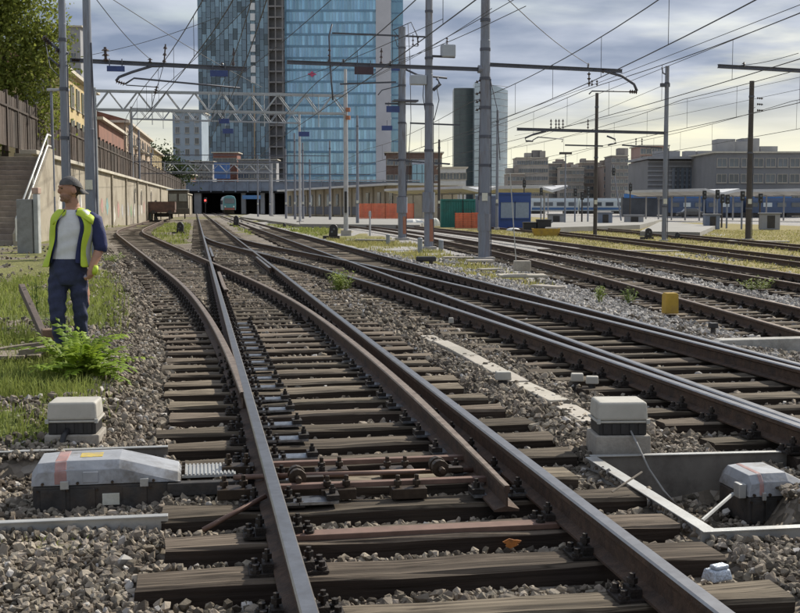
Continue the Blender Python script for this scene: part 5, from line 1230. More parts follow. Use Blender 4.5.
for px in (640, 690, 738, 775):
    p = P(px, 211, 205); s_ = thing('shop_front', 'dark station entrance bay with a blue sign, at %s' % {640: 'the left end of the facade', 690: 'the tall windows', 738: 'the middle of the wing', 775: 'the right edge'}[px], 'shop front', (p.x, 205, 0), 'station entrance bays')
    MB().box((p.x, 206, 1.6), (6, 1.5, 3.4)).build('bay', mat('bay_dark', (.06, .065, .075), .5, var=.3, scale=.6), s_); MB().box((p.x, 205.1, 3.5), (5.6, .25, .7)).build('sign', mat('sign_blue2', (.05, .17, .42), .5), s_)
# platforms
m_plat = mat('platform_paving', (.25, .24, .215), .85, var=.12, scale=.5, bump=.1, dirt=(.3, .29, .27), dscale=.4, damt=.4)
def platform(pts, z, label):
    c = sum((Vector(p) for p in pts), Vector())/len(pts); mb = MB(); k = len(pts); mb.add([Vector((p[0], p[1], -.4)) for p in pts]+[Vector((p[0], p[1], z)) for p in pts], [tuple(range(k)), tuple(range(2*k-1, k-1, -1))]+[(i, (i+1) % k, k+(i+1) % k, k+i) for i in range(k)])
    o = mb.build('platform', m_plat, None, org=Vector((c.x, c.y, -.4))); tag(o, kind='structure'); return o
platform([G(545, 228, .1), G(640, 225, .1), G(662, 219.5, .1), G(560, 217.5, .1)], .12, '')
platform([G(640, 232, 0), G(700, 233, 0), G(716, 226, 0), G(660, 222, 0)], .05, '')
platform([G(300, 225, 0), G(420, 226, 0), G(430, 219, 0), G(300, 217, 0)], .1, '')
platform([G(240, 217, .0), G(300, 225, .0), G(330, 219, 0), G(250, 214, .0)], .04, '')
# white trains behind the platforms
def coach(px0, px1, Y, label, stripe):
    a, b = P(px0, 206, Y), P(px1, 206, Y); L = b.x-a.x; c = thing('passenger_coach', label, 'train', ((a.x+b.x)/2, Y, 0), 'white passenger coaches at the platforms')
    pf = [(-1.4, .7), (-1.45, 1.6), (-1.35, 2.9), (-.9, 3.5), (.9, 3.5), (1.35, 2.9), (1.45, 1.6), (1.4, .7)]
    MB().prism(pf, (a.x, Y, 0), Vector((0,1,0)), UP, X*L).build('car_body', m_tw, c)
    n = max(3, int(L/2.4))
    for i in range(n): MB().box((a.x+L*(i+.5)/n, Y-1.46, 2.2), (L/n*.66, .08, .8)).build('window', m_glass, c)
    MB().box(((a.x+b.x)/2, Y-1.47, 1.2), (L, .06, .5)).build('stripe', stripe, c)
    for f in (.15, .85): MB().box((lerp(a.x, b.x, f), Y, .4), (3, 2.2, .7)).build('bogie', m_iron, c)
m_bl = mat('stripe_blue', (.06, .14, .30), .5); m_gs = mat('stripe_green', (.07, .2, .2), .5)
coach(531, 577, 262, 'white coach with blue stripe just right of the blue cabin', m_bl); coach(579, 626, 262, 'white coach in the middle behind the thin dark mast', m_bl); coach(628, 657, 255, 'white coach end next to the blue grey mast', m_bl); coach(650, 668, 240, 'short teal striped coach right of the blue grey mast', m_gs)
# containers, nets and stores
def container(px0, px1, Y, h, dep, mt, label, name='container', ribs=14, rz=0):
    a, b = P(px0, 206, Y), P(px1, 206, Y); z0 = -.25; W = b.x-a.x; c = thing(name, label, 'container', ((a.x+b.x)/2, Y, z0))
    MB().box(((a.x+b.x)/2, Y+dep/2, z0+h/2), (W, dep, h)).build('box', mt, c, bevel=.03)
    mb = MB()
    for i in range(ribs): mb.box((lerp(a.x, b.x, (i+.5)/ribs), Y-.02, z0+h/2), (W/ribs*.45, .06, h-.4))
    mb.build('corrugation', mt, c)
    for z in (z0+.08, z0+h-.08): MB().box(((a.x+b.x)/2, Y-.03, z), (W+.02, .12, .16)).build('frame_rail', mt, c)
    return c, a.x, b.x
m_gc = mat('container_green', (.03, .185, .155), .6, var=.2, scale=1, dirt=(.06, .1, .08), dscale=.8, damt=.5); m_bc = mat('cabin_blue', (.028, .07, .25), .5, var=.15, scale=1, dirt=(.04, .07, .16), dscale=1, damt=.4); m_gb = mat('container_grey_blue', (.17, .20, .26), .6, var=.15, scale=1)
c, x0, x1 = container(441, 476, 110, 2.6, 2.4, m_gc, 'dark green shipping container between the masts')
MB().box((lerp(x0, x1, .62), 109.94, 1.1), (.06, .1, 2.4)).build('door_gap', m_blk, c)
container(477, 498, 106, 2.9, 2.4, m_gb, 'grey blue container between the green container and the blue cabin', ribs=8)
c, x0, x1 = container(498, 531, 101, 3.1, 2.6, m_bc, 'bright blue site cabin with two grey shuttered windows', 'site_cabin', ribs=0)
for f in (.29, .73):
    w = MB().box((lerp(x0, x1, f), 100.95, 1.35), (1.15, .08, 1.35)).build('window', mat('shutter_grey', (.24, .29, .36), .6, var=.1), c, bevel=.02)
    MB().box((lerp(x0, x1, f), 100.93, 2.06), (1.3, .1, .1)).build('window_head', m_bc, w); MB().box((lerp(x0, x1, f), 100.93, .64), (1.3, .14, .08)).build('sill', m_bc, w)
def nett(px0, px1, Y, h, label, z0=-.25):
    a, b = P(px0, 206, Y), P(px1, 206, Y); W = b.x-a.x; c = thing('safety_net_fence', label, 'net fence', ((a.x+b.x)/2, Y, z0), 'orange plastic safety nets')
    n = max(3, int(W/1.6)); mn = mat('orange_net', (.75, .2, .095), .7, var=.2, scale=1.5)
    for i in range(n+1): MB().cyl((lerp(a.x, b.x, i/n), Y, z0-.1), (lerp(a.x, b.x, i/n), Y, z0+h+.15), .03, n=6).build('stake', m_iron, c)
    for i in range(n):
        mb = MB(); xa_, xb_ = lerp(a.x, b.x, i/n), lerp(a.x, b.x, (i+1)/n); sag = random.uniform(.03, .12)
        for j in range(15): mb.box((lerp(xa_, xb_, (j+.5)/15), Y+.04*math.sin(j), z0+h/2), ((xb_-xa_)/15*.72, .015, h-sag))
        for j in range(9): mb.box(((xa_+xb_)/2, Y-.03, z0+.06+(h-sag-.1)*j/8), (xb_-xa_, .02, .07))
        mb.build('net_panel', mn, c)
nett(357, 414, 152, 2.2, 'long orange safety net in front of the beige station building', -.1); nett(455, 480, 104, 1.4, 'short orange safety net in front of the green container')
p = G(537, 232, -.25)
for dx_, z, w, h, lb_ in ((-.52, .35, .95, .9, 'left black crate standing beside the blue cabin'), (.55, .45, 1.05, 1.1, 'taller right one of the black crates beside the blue cabin')):
    c0 = p+Vector((dx_, .5, z-h/2-.05)); ck = thing('crate', lb_, 'crate', c0, 'black crates beside the blue cabin'); MB().box(c0+Vector((0, 0, h/2)), (w, .9, h)).build('box', m_blk, ck, bevel=.03); MB().box(c0+Vector((0, 0, h-.06)), (w+.06, .96, .1)).build('rim', m_blk, ck, bevel=.02)
p = G(546, 236, -.25); yk = thing('yellow_skip_tray', 'low yellow tray lying in front of the black crates', 'tray', p)
mb = MB(); mb.prism([(-.9, .5), (-.75, 0), (.75, 0), (.9, .5), (.82, .5), (.7, .08), (-.7, .08), (-.82, .5)], p+Vector((0, -.4, 0)), X, UP, Vector((0, .9, 0))); mb.build('tray', m_yel, yk)
for y in (-.4, .46): MB().box(p+Vector((0, y, .25)), (1.5, .05, .45)).build('side', m_yel, yk)
def mound(px, py, w, h, label, mt, Z=-.25, name='tarpaulin', cat='tarpaulin'):
    p = G(px, py, Z); n = 16; mb = MB(); vs = []
    for i in range(6):
        r_ = math.cos(i/5*math.pi/2)**.7; z = h*math.sin(i/5*math.pi/2)
        for k in range(n): a = 2*math.pi*k/n; rr = r_*(1+.14*math.sin(3*a+1)+.08*math.sin(7*a)); vs.append(p+Vector((w/2*rr*math.cos(a), w*.35*rr*math.sin(a), z)))
    mb.add(vs, [(i*n+k, i*n+(k+1) % n, (i+1)*n+(k+1) % n, (i+1)*n+k) for i in range(5) for k in range(n)]+[tuple(range(n))]); return single(name, mb, mt, label, cat, p)
m_tarp = mat('white_tarp', (.68, .67, .63), .7, var=.1, scale=2, bump=.3)
mound(413, 226, 2.2, .7, 'white tarpaulin heap right of the lattice mast', m_tarp); mound(434, 226, 1.1, .8, 'second white tarpaulin heap close to the grey mast', m_tarp); mound(513, 231, 1.1, .25, 'flat white heap in front of the blue cabin', m_tarp)
# parked dark car by the station
p = P(690, 216, 188); p.z = -.05; car = thing('parked_car', 'dark parked car on the station forecourt', 'car', p); m_car = mat('car_dark', (.05, .052, .06), .35, .3, coat=.5)
MB().prism([(-2.1, .35), (-2.1, .75), (-1.3, .9), (-.75, 1.42), (.9, 1.42), (1.5, .95), (2.1, .85), (2.1, .35)], p+Vector((0, -.8, 0)), X, UP, Vector((0, 1.6, 0))).build('body', m_car, car, bevel=.08)
MB().prism([(-1.1, .95), (-.65, 1.36), (.8, 1.36), (1.3, .95)], p+Vector((0, -.82, 0)), X, UP, Vector((0, .03, 0))).build('side_window', m_glass, car)
for s in (-1.3, 1.3): MB().cyl(p+Vector((s, -.85, .32)), p+Vector((s, -.62, .32)), .32, n=14).build('wheel', m_blk, car)
# dwarf signals, posts and pads along the tracks
def dwarf(px, py, w, h, label, Z=-.1):
    p = G(px, py, Z); c = thing('dwarf_signal', label, 'dwarf signal', p, 'dwarf signals between the tracks')
    MB().box(p+Vector((-w*.15, 0, .05)), (w*1.5, w*.7, .16)).build('base', m_iron, c)
    poly = [(-w*.38, .12), (w*.42, .12), (w*.45, h*.65)]+[(w*.05+w*.4*math.cos(t_), h*.65+h*.35*math.sin(t_)) for t_ in np.linspace(.2, 2.6, 7)]
    MB().prism(poly, p+Vector((0, -w*.25, 0)), X, UP, Vector((0, w*.5, 0))).build('housing', m_blk, c, bevel=.03)
    for k in range(2): MB().cyl(p+Vector((w*(-.08+.2*k), -w*.27, h*(.45+.2*k))), p+Vector((w*(-.08+.2*k), -w*.33, h*(.45+.2*k))), w*.1, n=10).build('lens', m_glass, c)
dwarf(333, 238, .62, .78, 'black dwarf signal left of the white mast'); dwarf(180, 234, .55, .78, 'black dwarf signal in the grass left of the straight track'); dwarf(236, 226, .6, .95, 'small black dwarf signal near the tunnel mouth'); dwarf(648, 239, .5, .65, 'black dwarf signal left of the blue grey mast', -.25); dwarf(677, 239, .35, .4, 'tiny dark dwarf signal right of the blue grey mast', -.25); dwarf(284, 227, .3, .35, 'tiny dark signal on the far grass beside the masts')
p = G(426, 266, -.15); c = thing('track_magnet', 'low black inductor box on two feet beside the right track', 'track box', p)
MB().box(p+Vector((0, 0, .22)), (.62, .3, .15)).build('box', m_blk, c, bevel=.04)
for s in (-.15, .15): MB().box(p+Vector((s, 0, .06)), (.12, .15, .22)).build('foot', m_iron, c)
m_cyl = mat('grey_stub', (.28, .30, .33), .7, var=.15, scale=4, dirt=(.16, .15, .14), dscale=4)
for px, py, h, lb_ in ((388, 243, .42, 'left one of three grey stub posts in the grass'), (420, 250, .5, 'middle one of three grey stub posts, left of the thick mast'), (441, 249, .38, 'right one of three grey stub posts, right of the thick mast')):
    p = G(px, py, -.15); c = thing('stub_post', lb_, 'post', p, 'grey stub posts in the grass'); MB().lathe(p, [(.10, -.1), (.10, h*.9), (.09, h)], 12).build('post', m_cyl, c, smooth=False); MB().lathe(p, [(.115, h*.88), (.115, h*.96), (.06, h*1.04)], 12).build('cap', m_cyl, c)
p = G(370, 236, -.15); MBp = MB().cyl(p, p+Vector((0, 0, 1.55)), .06, .05, n=8); c = thing('marker_pole', 'thin white marker pole between the masts', 'pole', p); MBp.build('pole', m_strip, c); MB().box(p+Vector((0, -.06, 1.35)), (.16, .03, .3)).build('plate', m_strip, c)
def pad(px, py, w, d, th, label, Z=-.18, rz=.1):
    p = G(px, py, Z); return single('concrete_slab', MB().box(p+Vector((0, 0, th/2)), (w, d, th), rz=rz), m_lidc, label, 'concrete slab', p, 'loose concrete slabs', bevel=.02)
pad(522, 277, 1.2, .7, .07, 'thick pale slab carrying the small block and rod', -.12, .0); pad(480, 262, .9, .6, .08, 'pale slab at the foot of the thick middle mast'); pad(458, 258, 1.1, .4, .05, 'long pale slab left of the thick middle mast', rz=-.3); pad(548, 288, .8, .3, .06, 'slab lying on the ballast right of the small block', -.13, rz=-.9); pad(375, 241, 2.2, .5, .1, 'pale strip of concrete by the three stub posts', rz=-.5); pad(660, 252, 3.2, .5, .08, 'pale crossing slab between the right hand rails', -.28, -.05); pad(490, 270, .7, .35, .05, 'small tilted slab in the grass by the thick mast', rz=.4); pad(755, 242, 3.5, .8, .08, 'pale slab at the foot of the rightmost mast', -.25, -.2)
p = G(523, 271, .05)+Vector((0, .25, 0)); c = thing('rod_block', 'small concrete block with a thin upright rod', 'block', p); MB().box(p+Vector((0, 0, .12)), (.42, .32, .26)).build('block', m_base, c, bevel=.02)
MB().cyl(p+Vector((-.15, 0, .2)), p+Vector((-.32, 0, 2.45)), .014, n=6).build('rod', m_galv, c)

# dark blue coaches and stores filling the yard in front of the station
m_dkb = mat('coach_dark_blue', (.05, .08, .15), .45, var=.15, scale=1)
for px0, px1, Y, lb_ in ((668, 702, 200, 'dark blue coach between the blue grey mast and the canopy'), (704, 742, 200, 'dark blue coach behind the signal posts at right'), (744, 800, 200, 'dark blue coach running out at the right edge')):
    a, b = P(px0, 206, Y), P(px1, 206, Y); L = b.x-a.x; c = thing('passenger_coach', lb_, 'train', ((a.x+b.x)/2, Y, 0), 'dark blue coaches before the station')
    MB().prism([(-1.4, .6), (-1.45, 1.6), (-1.35, 2.6), (-.9, 3.1), (.9, 3.1), (1.35, 2.6), (1.45, 1.6), (1.4, .6)], (a.x, Y, 0), Vector((0, 1, 0)), UP, X*(L-.3)).build('car_body', m_dkb, c)
    n = max(3, int(L/1.9))
    for i in range(n): MB().box((a.x+L*(i+.5)/n, Y-1.46, 1.95), (L/n*.62, .1, .7)).build('window', m_tw if i % 3 == 1 else m_glass, c)
    for f in (.15, .85): MB().box((lerp(a.x, b.x, f), Y, .35), (2.4, 2.2, .6)).build('bogie', m_iron, c)
for px, Y, w, h, mt, lb_ in ((556, 118, 1.6, 1.1, m_grey, 'grey relay hut beside the floodlight pole'), (605, 112, 1.3, 1.3, m_gb, 'grey blue relay hut right of the dark brown mast'), (634, 118, 1.8, 1.0, m_grey, 'grey relay hut left of the blue grey mast'), (712, 100, 1.2, 1.2, m_gb, 'grey blue relay hut by the signal posts'), (770, 98, 1.5, 1.3, m_grey, 'grey relay hut right of the rightmost mast')):
    b = P(px, 206, Y); b.z = -.25; c = thing('relay_hut', lb_, 'relay hut', b, 'relay huts in the right yard'); MB().box(b+Vector((0, 0, h/2)), (w, .8, h)).build('body', mt, c, bevel=.03); MB().box(b+Vector((0, 0, h+.05)), (w+.2, 1.0, .1)).build('roof', m_grey, c, bevel=.02); MB().box(b+Vector((0, -.41, h/2)), (w*.42, .04, h*.8)).build('door', m_iron, c, bevel=.01)
# ------------------------------------------------------------------ catenary masts, gantries and wires
m_mast = mat('mast_blue_grey', (.21, .23, .275), .6, .15, var=.2, scale=1.5, dirt=(.13, .105, .095), dscale=1.6, damt=.75, stretch=(3, 3, .35))
m_mastl = mat('mast_pale', (.46, .46, .47), .65, .1, var=.12, scale=1.5, dirt=(.27, .26, .25), dscale=1.2, damt=.5)
m_mastd = mat('mast_dark', (.075, .065, .06), .75, .2, var=.2, scale=1.5)
m_arm = mat('arm_steel', (.10, .105, .13), .6, .4, var=.2, scale=2)
m_ins = mat('insulator_brown', (.05, .03, .025), .3, var=.2)
m_bluep = mat('plate_blue', (.035, .06, .19), .5, var=.15); m_dkred = mat('plate_dark_red', (.05, .025, .035), .5)
m_wire = mat('wire_copper', (.06, .06, .065), .6, .3)
m_found = mat('mast_foundation', (.36, .34, .31), .9, var=.2, scale=3, bump=.3)
m_orange = mat('orange_band', (.34, .15, .09), .8, var=.25, scale=3)
def PL(px, py, base):
    u, v = (px-CX)/FPX, (CY-py)/FPX; d = Vector((u, _c+v*_s, v*_c-_s)); o = Vector((0, 0, CZ))
    t = (Vector(base)-o).dot(DV)/d.dot(DV); return o+d*t
GM = 'overhead line masts'
def mast(base, h, r0, r1, label, mt=None, bands=0, steps=True, conduit=True, n=14, lean=(0, 0), group=GM):
    base = Vector(base); mt = mt or m_mast; root = thing('catenary_mast', label, 'mast', base, group)
    top = base+Vector((lean[0], lean[1], h)); K = 3 if steps else 1; pr = []
    for i in range(K):
        f0, f1 = i/K, (i+1)/K; ra = lerp(r0, r1, f0); rb = lerp(r0, r1, f0+.6*(f1-f0) if steps else f1)
        pr += [(ra, h*f0), (rb, h*f1-.01)]
    MB().lathe(base, [(pr[0][0], -.2)]+pr, n).build('pole', mt, root, smooth=False)
    MB().box(base+Vector((0, 0, -.02)), (r0*3.2, r0*3.2, .2), ux=NV, uy=DV).build('foundation', m_found, root, bevel=.03)
    for i in range(bands):
        z = h*(.2+.78*i/max(1, bands-1)*.9); MB().lathe(base+Vector((0, 0, z)), [(lerp(r0, r1, z/h)+.025, -.05), (lerp(r0, r1, z/h)+.025, .05)], 12).build('clamp_band', m_arm, root)
    if conduit: MB().tube([base+Vector((r0+.03, -.05, 0)), base+Vector((r0*.9+.03, -.05, h*.3)), base+Vector((r1+.05, -.05, h*.55))], .022, 6).build('cable_conduit', m_arm, root)
    MB().box(base+Vector((0, -r0-.01, 2.2)), (.2, .03, .28)).build('number_plate', m_white, root)
    return root
def ins_stack(root, p0, p1, r=.07, k=4):
    p0, p1 = Vector(p0), Vector(p1); mb = MB(); mb.cyl(p0, p1, r*.35, n=6)
    for i in range(k): c = p0.lerp(p1, (i+.3)/k); e = p0.lerp(p1, (i+.62)/k); mb.cyl(c, e, r, r*.6, n=8)
    return mb.build('insulator', m_ins, root)
def beam(root, pts, base, w=.11, h=.13, mt=None, name='cross_arm'):
    a, b = (PL(*p, base) for p in pts); z = (a.z+b.z)/2; d = b-a; L = d.length; d.normalize(); nn = UP.cross(d).normalized()
    mb = MB(); uz = d.cross(nn)
    for s in (-1, 1): mb.box((a+b)/2+uz*(s*h*.42), (L, w, h*.16), ux=d, uy=nn)
    mb.box((a+b)/2, (L, w*.35, h*.7), ux=d, uy=nn); return mb.build(name, mt or m_arm, root)
def pipe(root, pts, base, r=.035, name='registration_arm', mt=None): return MB().tube([PL(*p, base) for p in pts], r, 7).build(name, mt or m_arm, root, smooth=True)
def sign(root, x0, y0, x1, y1, base, mt, name='sign_plate'):
    a, b = PL(x0, y0, base), PL(x1, y1, base); d = Vector((b.x-a.x, b.y-a.y, 0)); L = d.length; d.normalize(); c = (a+b)/2
    o = MB().box(c-DV*.12, (L, .04, abs(a.z-b.z)), ux=d, uy=Vector((-d.y, d.x, 0))).build(name, mt, root, bevel=.01)
    for s in (-.35, .35): MB().box(c+d*(L*s)-DV*.1+UP*(abs(a.z-b.z)/2+.1), (.03, .03, .25)).build('hanger', m_arm, o)
def bas(px, Y, z=.1): p = P(px, 206, Y); p.z = z; return p
# mast 1 with the long arm over the left tracks
b1 = bas(66.5, 38); m1 = mast(b1, 11, .14, .10, 'grey mast behind the man carrying a long cross arm', bands=6)
beam(m1, ((70, 60), (247, 69)), b1); ins_stack(m1, PL(72, 60, b1), PL(80, 60.4, b1), .09)
pipe(m1, [(68, 53), (60, 51), (46, 39)], b1, .04, 'switch_arm'); ins_stack(m1, PL(64, 53, b1), PL(55, 50, b1), .12); ins_stack(m1, PL(50, 44, b1), PL(43, 36, b1), .12)
pipe(m1, [(67, 63), (58, 65), (49, 57)], b1, .03, 'switch_arm'); ins_stack(m1, PL(66, 64, b1), PL(57, 66, b1), .10); pipe(m1, [(67, 78), (60, 77), (50, 67), (45, 40)], b1, .014, 'jumper_cable')
sign(m1, 107, 66, 125, 72, b1, m_bluep); sign(m1, 210, 70.5, 228, 77, b1, m_bluep)
ins_stack(m1, PL(106, 62, b1), PL(105, 47, b1), .13, 3); ins_stack(m1, PL(164, 64, b1), PL(165.5, 44, b1), .07, 3); ins_stack(m1, PL(150, 63, b1), PL(150, 58, b1), .09, 2); ins_stack(m1, PL(233, 68, b1), PL(234, 48, b1), .06, 2); ins_stack(m1, PL(222, 68, b1), PL(222, 62, b1), .06, 2)
pipe(m1, [(163, 66), (152, 66), (132, 72), (119, 77), (116, 81)], b1, .045); ins_stack(m1, PL(116, 81, b1), PL(125, 84, b1), .08, 4); pipe(m1, [(125, 84), (134, 78), (240, 88)], b1, .03); pipe(m1, [(126, 85), (157, 87)], b1, .018)
ins_stack(m1, PL(157, 86, b1), PL(155, 94, b1), .07, 3); pipe(m1, [(163, 67), (160, 78), (156, 90), (151, 110)], b1, .012, 'drop_wire')
b2 = bas(91, 35); mast(b2, 11.5, .17, .07, 'thick tapering blue grey mast rising behind the shoulder of the man', n=16)
b2b = bas(54, 60); m2b = mast(b2b, 7.4, .09, .07, 'thin lamp post in front of the dark fence', steps=False, conduit=False); MB().box(b2b+Vector((.35, 0, 7.4)), (1.1, .3, .14)).build('lamp_head', m_mastl, m2b, bevel=.04)
# mast at 485 with arms to both sides
b3 = G(484, 259, -.2); m3 = mast(b3, 11.5, .21, .14, 'thick grey mast in the middle with cross arms to both sides', bands=9, n=18)
beam(m3, ((287, 62), (484, 69.5)), b3); beam(m3, ((489, 64.5), (622, 71)), b3)
MB().cyl(PL(478, 69, b3), PL(486, 69.5, b3), .14, n=12).build('arm_joint', m_mast, m3)
sign(m3, 354, 67, 373, 75, b3, m_dkred)
for px, y0, y1 in ((329, 63, 47), (381, 65, 48), (343, 63, 59), (390, 66, 61), (588, 68, 63)): ins_stack(m3, PL(px, y0, b3), PL(px+.5, y1, b3), .06, 3)
pipe(m3, [(332, 24), (329, 36), (330, 62), (331, 78), (333, 100)], b3, .03, 'feeder_cable')
pipe(m3, [(593, 70), (605, 71), (622, 76), (634, 84), (637, 91)], b3, .05); ins_stack(m3, PL(637, 92, b3), PL(629, 91.5, b3), .08, 4); pipe(m3, [(630, 91.5), (592, 91), (589, 94)], b3, .025)
ins_stack(m3, PL(589, 72, b3), PL(589, 86, b3), .07, 3); ins_stack(m3, PL(603, 69, b3), PL(603, 73, b3), .09, 2); ins_stack(m3, PL(592, 80, b3), PL(592, 86, b3), .05, 2); ins_stack(m3, PL(597, 80, b3), PL(597, 86, b3), .05, 2)
pipe(m3, [(488, 69), (497, 108), (500, 160)], b3, .015, 'stay_wire'); pipe(m3, [(482, 72), (482, 90), (480, 130), (479, 200)], b3, .03, 'cable_conduit')
for y in (80, 92, 100, 108): ins_stack(m3, PL(481, y, b3), PL(475.5, y+2.5, b3), .06, 2)
MB().lathe(b3+Vector((0, 0, 1.0)), [(.235, 0), (.24, .6)], 14).build('paint_band', m_mast, m3)
# masts 403 and 431 with switchgear
b4 = G(402, 239, -.2); m4 = mast(b4, 12, .23, .2, 'grey mast with switch platforms left of the orange banded mast', bands=5, n=14)
b5 = G(428.5, 248, -.2); m5 = mast(b5, 11.6, .2, .15, 'grey mast with a transformer box and an orange band at its foot', bands=5, n=14)
for m_, b_, r_ in ((m4, b4, .24), (m5, b5, .21)):
    mb = MB(); n_ = 7; vs = [b_+Vector((r_*math.cos(a_), r_*math.sin(a_), z)) for z in (.3, 1.3) for a_ in np.linspace(-1.35, .6, n_)]; mb.add(vs, [(i, i+1, n_+i+1, n_+i) for i in range(n_-1)]); mb.build('orange_band', m_orange, m_)
MB().lathe(b4+Vector((0, 0, 1.5)), [(.31, 0), (.31, .9)], 12).build('grey_collar', m_mast, m4); MB().lathe(b5+Vector((0, 0, 1.6)), [(.28, 0), (.28, .9)], 12).build('grey_collar', m_mast, m5)
for pts in (((332, 33), (431, 37)), ((396, 82), (340, 84)), ((385, 103.5), (430, 104.5)), ((410, 123), (460, 125)), ((388, 160), (450, 164))): beam(m4, pts, b4, .07, .09)
pipe(m4, [(398, 36), (393, 30), (411, 22), (417, 35), (418, 46), (397, 46), (395, 36)], b4, .03, 'switch_frame'); ins_stack(m4, PL(413, 46, b4), PL(413, 34, b4), .07, 3); ins_stack(m4, PL(418, 46, b4), PL(418, 36, b4), .07, 3); ins_stack(m4, PL(399, 45, b4), PL(399, 35, b4), .07, 3)
MB().box(PL(405, 101, b4), (1.4, .9, .1), ux=NV, uy=DV).build('platform', m_arm, m4); sign(m4, 386, 106, 400, 112.5, b4, m_bluep); sign(m4, 391, 66, 400, 71, b4, m_bluep)
pipe(m4, [(378, 95), (382, 90), (402, 85)], b4, .03); pipe(m4, [(403, 68), (418, 75), (447, 78)], b4, .06, 'strut')
pipe(m4, [(408, 24), (410, 60), (411, 120), (406, 200)], b4, .02, 'cable_conduit')
a = PL(440, 52, b5); MB().box(PL(448, 51, b5), (.62, .5, .55), ux=NV, uy=DV).build('transformer_box', mat('transformer_grey', (.36, .39, .43), .6, var=.1, scale=2), m5, bevel=.05); beam(m5, ((431, 56), (455, 57)), b5, .2, .08); ins_stack(m5, PL(447, 45, b5), PL(447, 37, b5), .07, 3)
MB().box(PL(418, 80, b5), (.7, .45, .42), ux=NV, uy=DV).build('switch_box', mat('transformer_grey', (.36, .39, .43)), m5, bevel=.04)
pipe(m5, [(437, 78), (440, 84), (433, 90)], b5, .08, 'pulley_bracket')
for dx_ in (0, 3.5): pipe(m5, [(424+dx_, 80), (423+dx_, 96), (425+dx_, 110), (430+dx_*.3, 122)], b5, .02, 'jumper_cable')
pipe(m5, [(437, 88), (439, 100), (436, 112), (434, 120)], b5, .02, 'jumper_cable')
# right hand masts
b6 = G(595, 236, -.25); m6 = mast(b6, 9.2, .13, .10, 'dark brown mast right of the middle of the yard', m_mastd, bands=3, conduit=False)
b7 = G(664, 241, -.25); m7 = mast(b7, 9.6, .14, .11, 'slim blue grey mast carrying the long lower cross arm', m_mast, bands=2)
beam(m7, ((517, 129), (666, 133)), b7, .12, .16); beam(m7, ((565, 145), (603, 146)), b7, .06, .08); beam(m7, ((622, 145), (662, 148)), b7, .06, .08)
pipe(m7, [(546, 131), (534, 134), (525, 138), (526, 141), (533, 141)], b7, .05); pipe(m7, [(533, 140), (538, 137), (563, 139), (562, 142)], b7, .03)
pipe(m7, [(607, 136), (615, 139), (616, 143), (608, 145)], b7, .05)
for px in (551, 556, 559, 563, 588): ins_stack(m7, PL(px, 129, b7), PL(px, 119, b7), .07, 3)
for px in (636, 642): ins_stack(m7, PL(px, 145, b7), PL(px, 138, b7), .06, 3)
pipe(m7, [(669, 76), (663, 73), (662, 67)], b7, .04, 'bracket'); MB().box(PL(665, 85, b7), (.5, .2, .2), ux=NV, uy=DV).build('wire_anchor', m_arm, m7)
b8 = G(748, 240, -.25); m8 = mast(b8, 9.0, .17, .13, 'dark mast with side insulators near the right edge', m_mastd, bands=3)
for y in (98, 104, 110): ins_stack(m8, PL(757, y, b8), PL(763, y+.5, b8), .07, 3)
pipe(m8, [(755, 107), (749, 110), (750, 150)], b8, .03, 'side_pipe')
b9 = bas(862, 42, -.2); m9 = mast(b9, 9.5, .18, .14, 'mast beyond the right edge holding the cut off cross arm'); beam(m9, ((718, 66), (862, 74)), b9); ins_stack(m9, PL(744, 67, b9), PL(744, 62, b9), .08, 2)
# thinner far masts
thin = [(286, 160, 9.5, 'left one of the three close far masts', m_mast), (295, 150, 11, 'middle one of the three close far masts', m_mast), (303, 150, 9.8, 'right one of the three close far masts', m_mast), (330, 140, 9.5, 'thin far mast in front of the beige building', m_mast), (357.5, 112, 10.3, 'thin grey mast right of the white mast', m_mast), (497, 96, 9.5, 'slim mast just right of the thick middle mast', m_mast), (439, 118, 8.4, 'dark thin mast right of the transformer mast', m_mastd), (131, 128, 10.5, 'left one of two thin masts before the retaining wall', m_mast), (140, 125, 9.8, 'right one of two thin masts before the retaining wall', m_mast), (152, 150, 8.5, 'thin mast farther along the retaining wall', m_mast), (258, 190, 10, 'far mast in front of the tunnel piers', m_mast), (270, 205, 12, 'far mast holding the end of the small gantry', m_mast), (310, 170, 8.5, 'short far mast before the platform building', m_mast)]
for px, Y, h, lb_, mt in thin: mast(bas(px, Y, -.1), h, .16 if Y > 100 else .12, .1, lb_, mt, bands=2, steps=False, conduit=False, n=8)
for i, (px, Y, h, lb_) in enumerate(((524, 130, 5, 'thin pole left behind the blue cabin'), (541, 140, 4.2, 'pole right of the blue cabin'), (575, 120, 3.8, 'short signal post left of the dark brown mast'), (582, 120, 3.4, 'second short signal post left of the dark brown mast'), (588, 121, 3.9, 'third short signal post beside the dark brown mast'), (622, 130, 6.5, 'leaning pole right of the dark brown mast'), (630, 128, 4.5, 'pole between the dark brown and the blue grey mast'), (704, 110, 3.4, 'pale pole under the station canopy'), (717, 105, 3.4, 'left one of the signal posts by the right mast'), (722, 107, 3.0, 'second of the signal posts by the right mast'), (727, 104, 2.9, 'third of the signal posts by the right mast'), (742, 100, 3.2, 'signal post just left of the right mast'), (760, 102, 3.0, 'signal post just right of the right mast'))):
    b = bas(px, Y, -.25); s_ = thing('signal_post', lb_, 'signal post', b, 'signal posts in the right yard'); ln = .9 if px == 622 else 0
    MB().cyl(b, b+Vector((-ln*1.2, 0, h)), .085, .07, n=8).build('post', m_mast if i % 3 else m_mastd, s_)
    MB().box(b+Vector((-ln*1.1, -.1, h*.88)), (.34, .25, .8)).build('signal_head', m_blk, s_, bevel=.03)
    for k in range(2): MB().cyl(b+Vector((-ln*1.1, -.27, h*.88-.18+.36*k)), b+Vector((-ln*1.1, -.22, h*.88-.18+.36*k)), .09, n=8).build('lens', m_glass, s_)
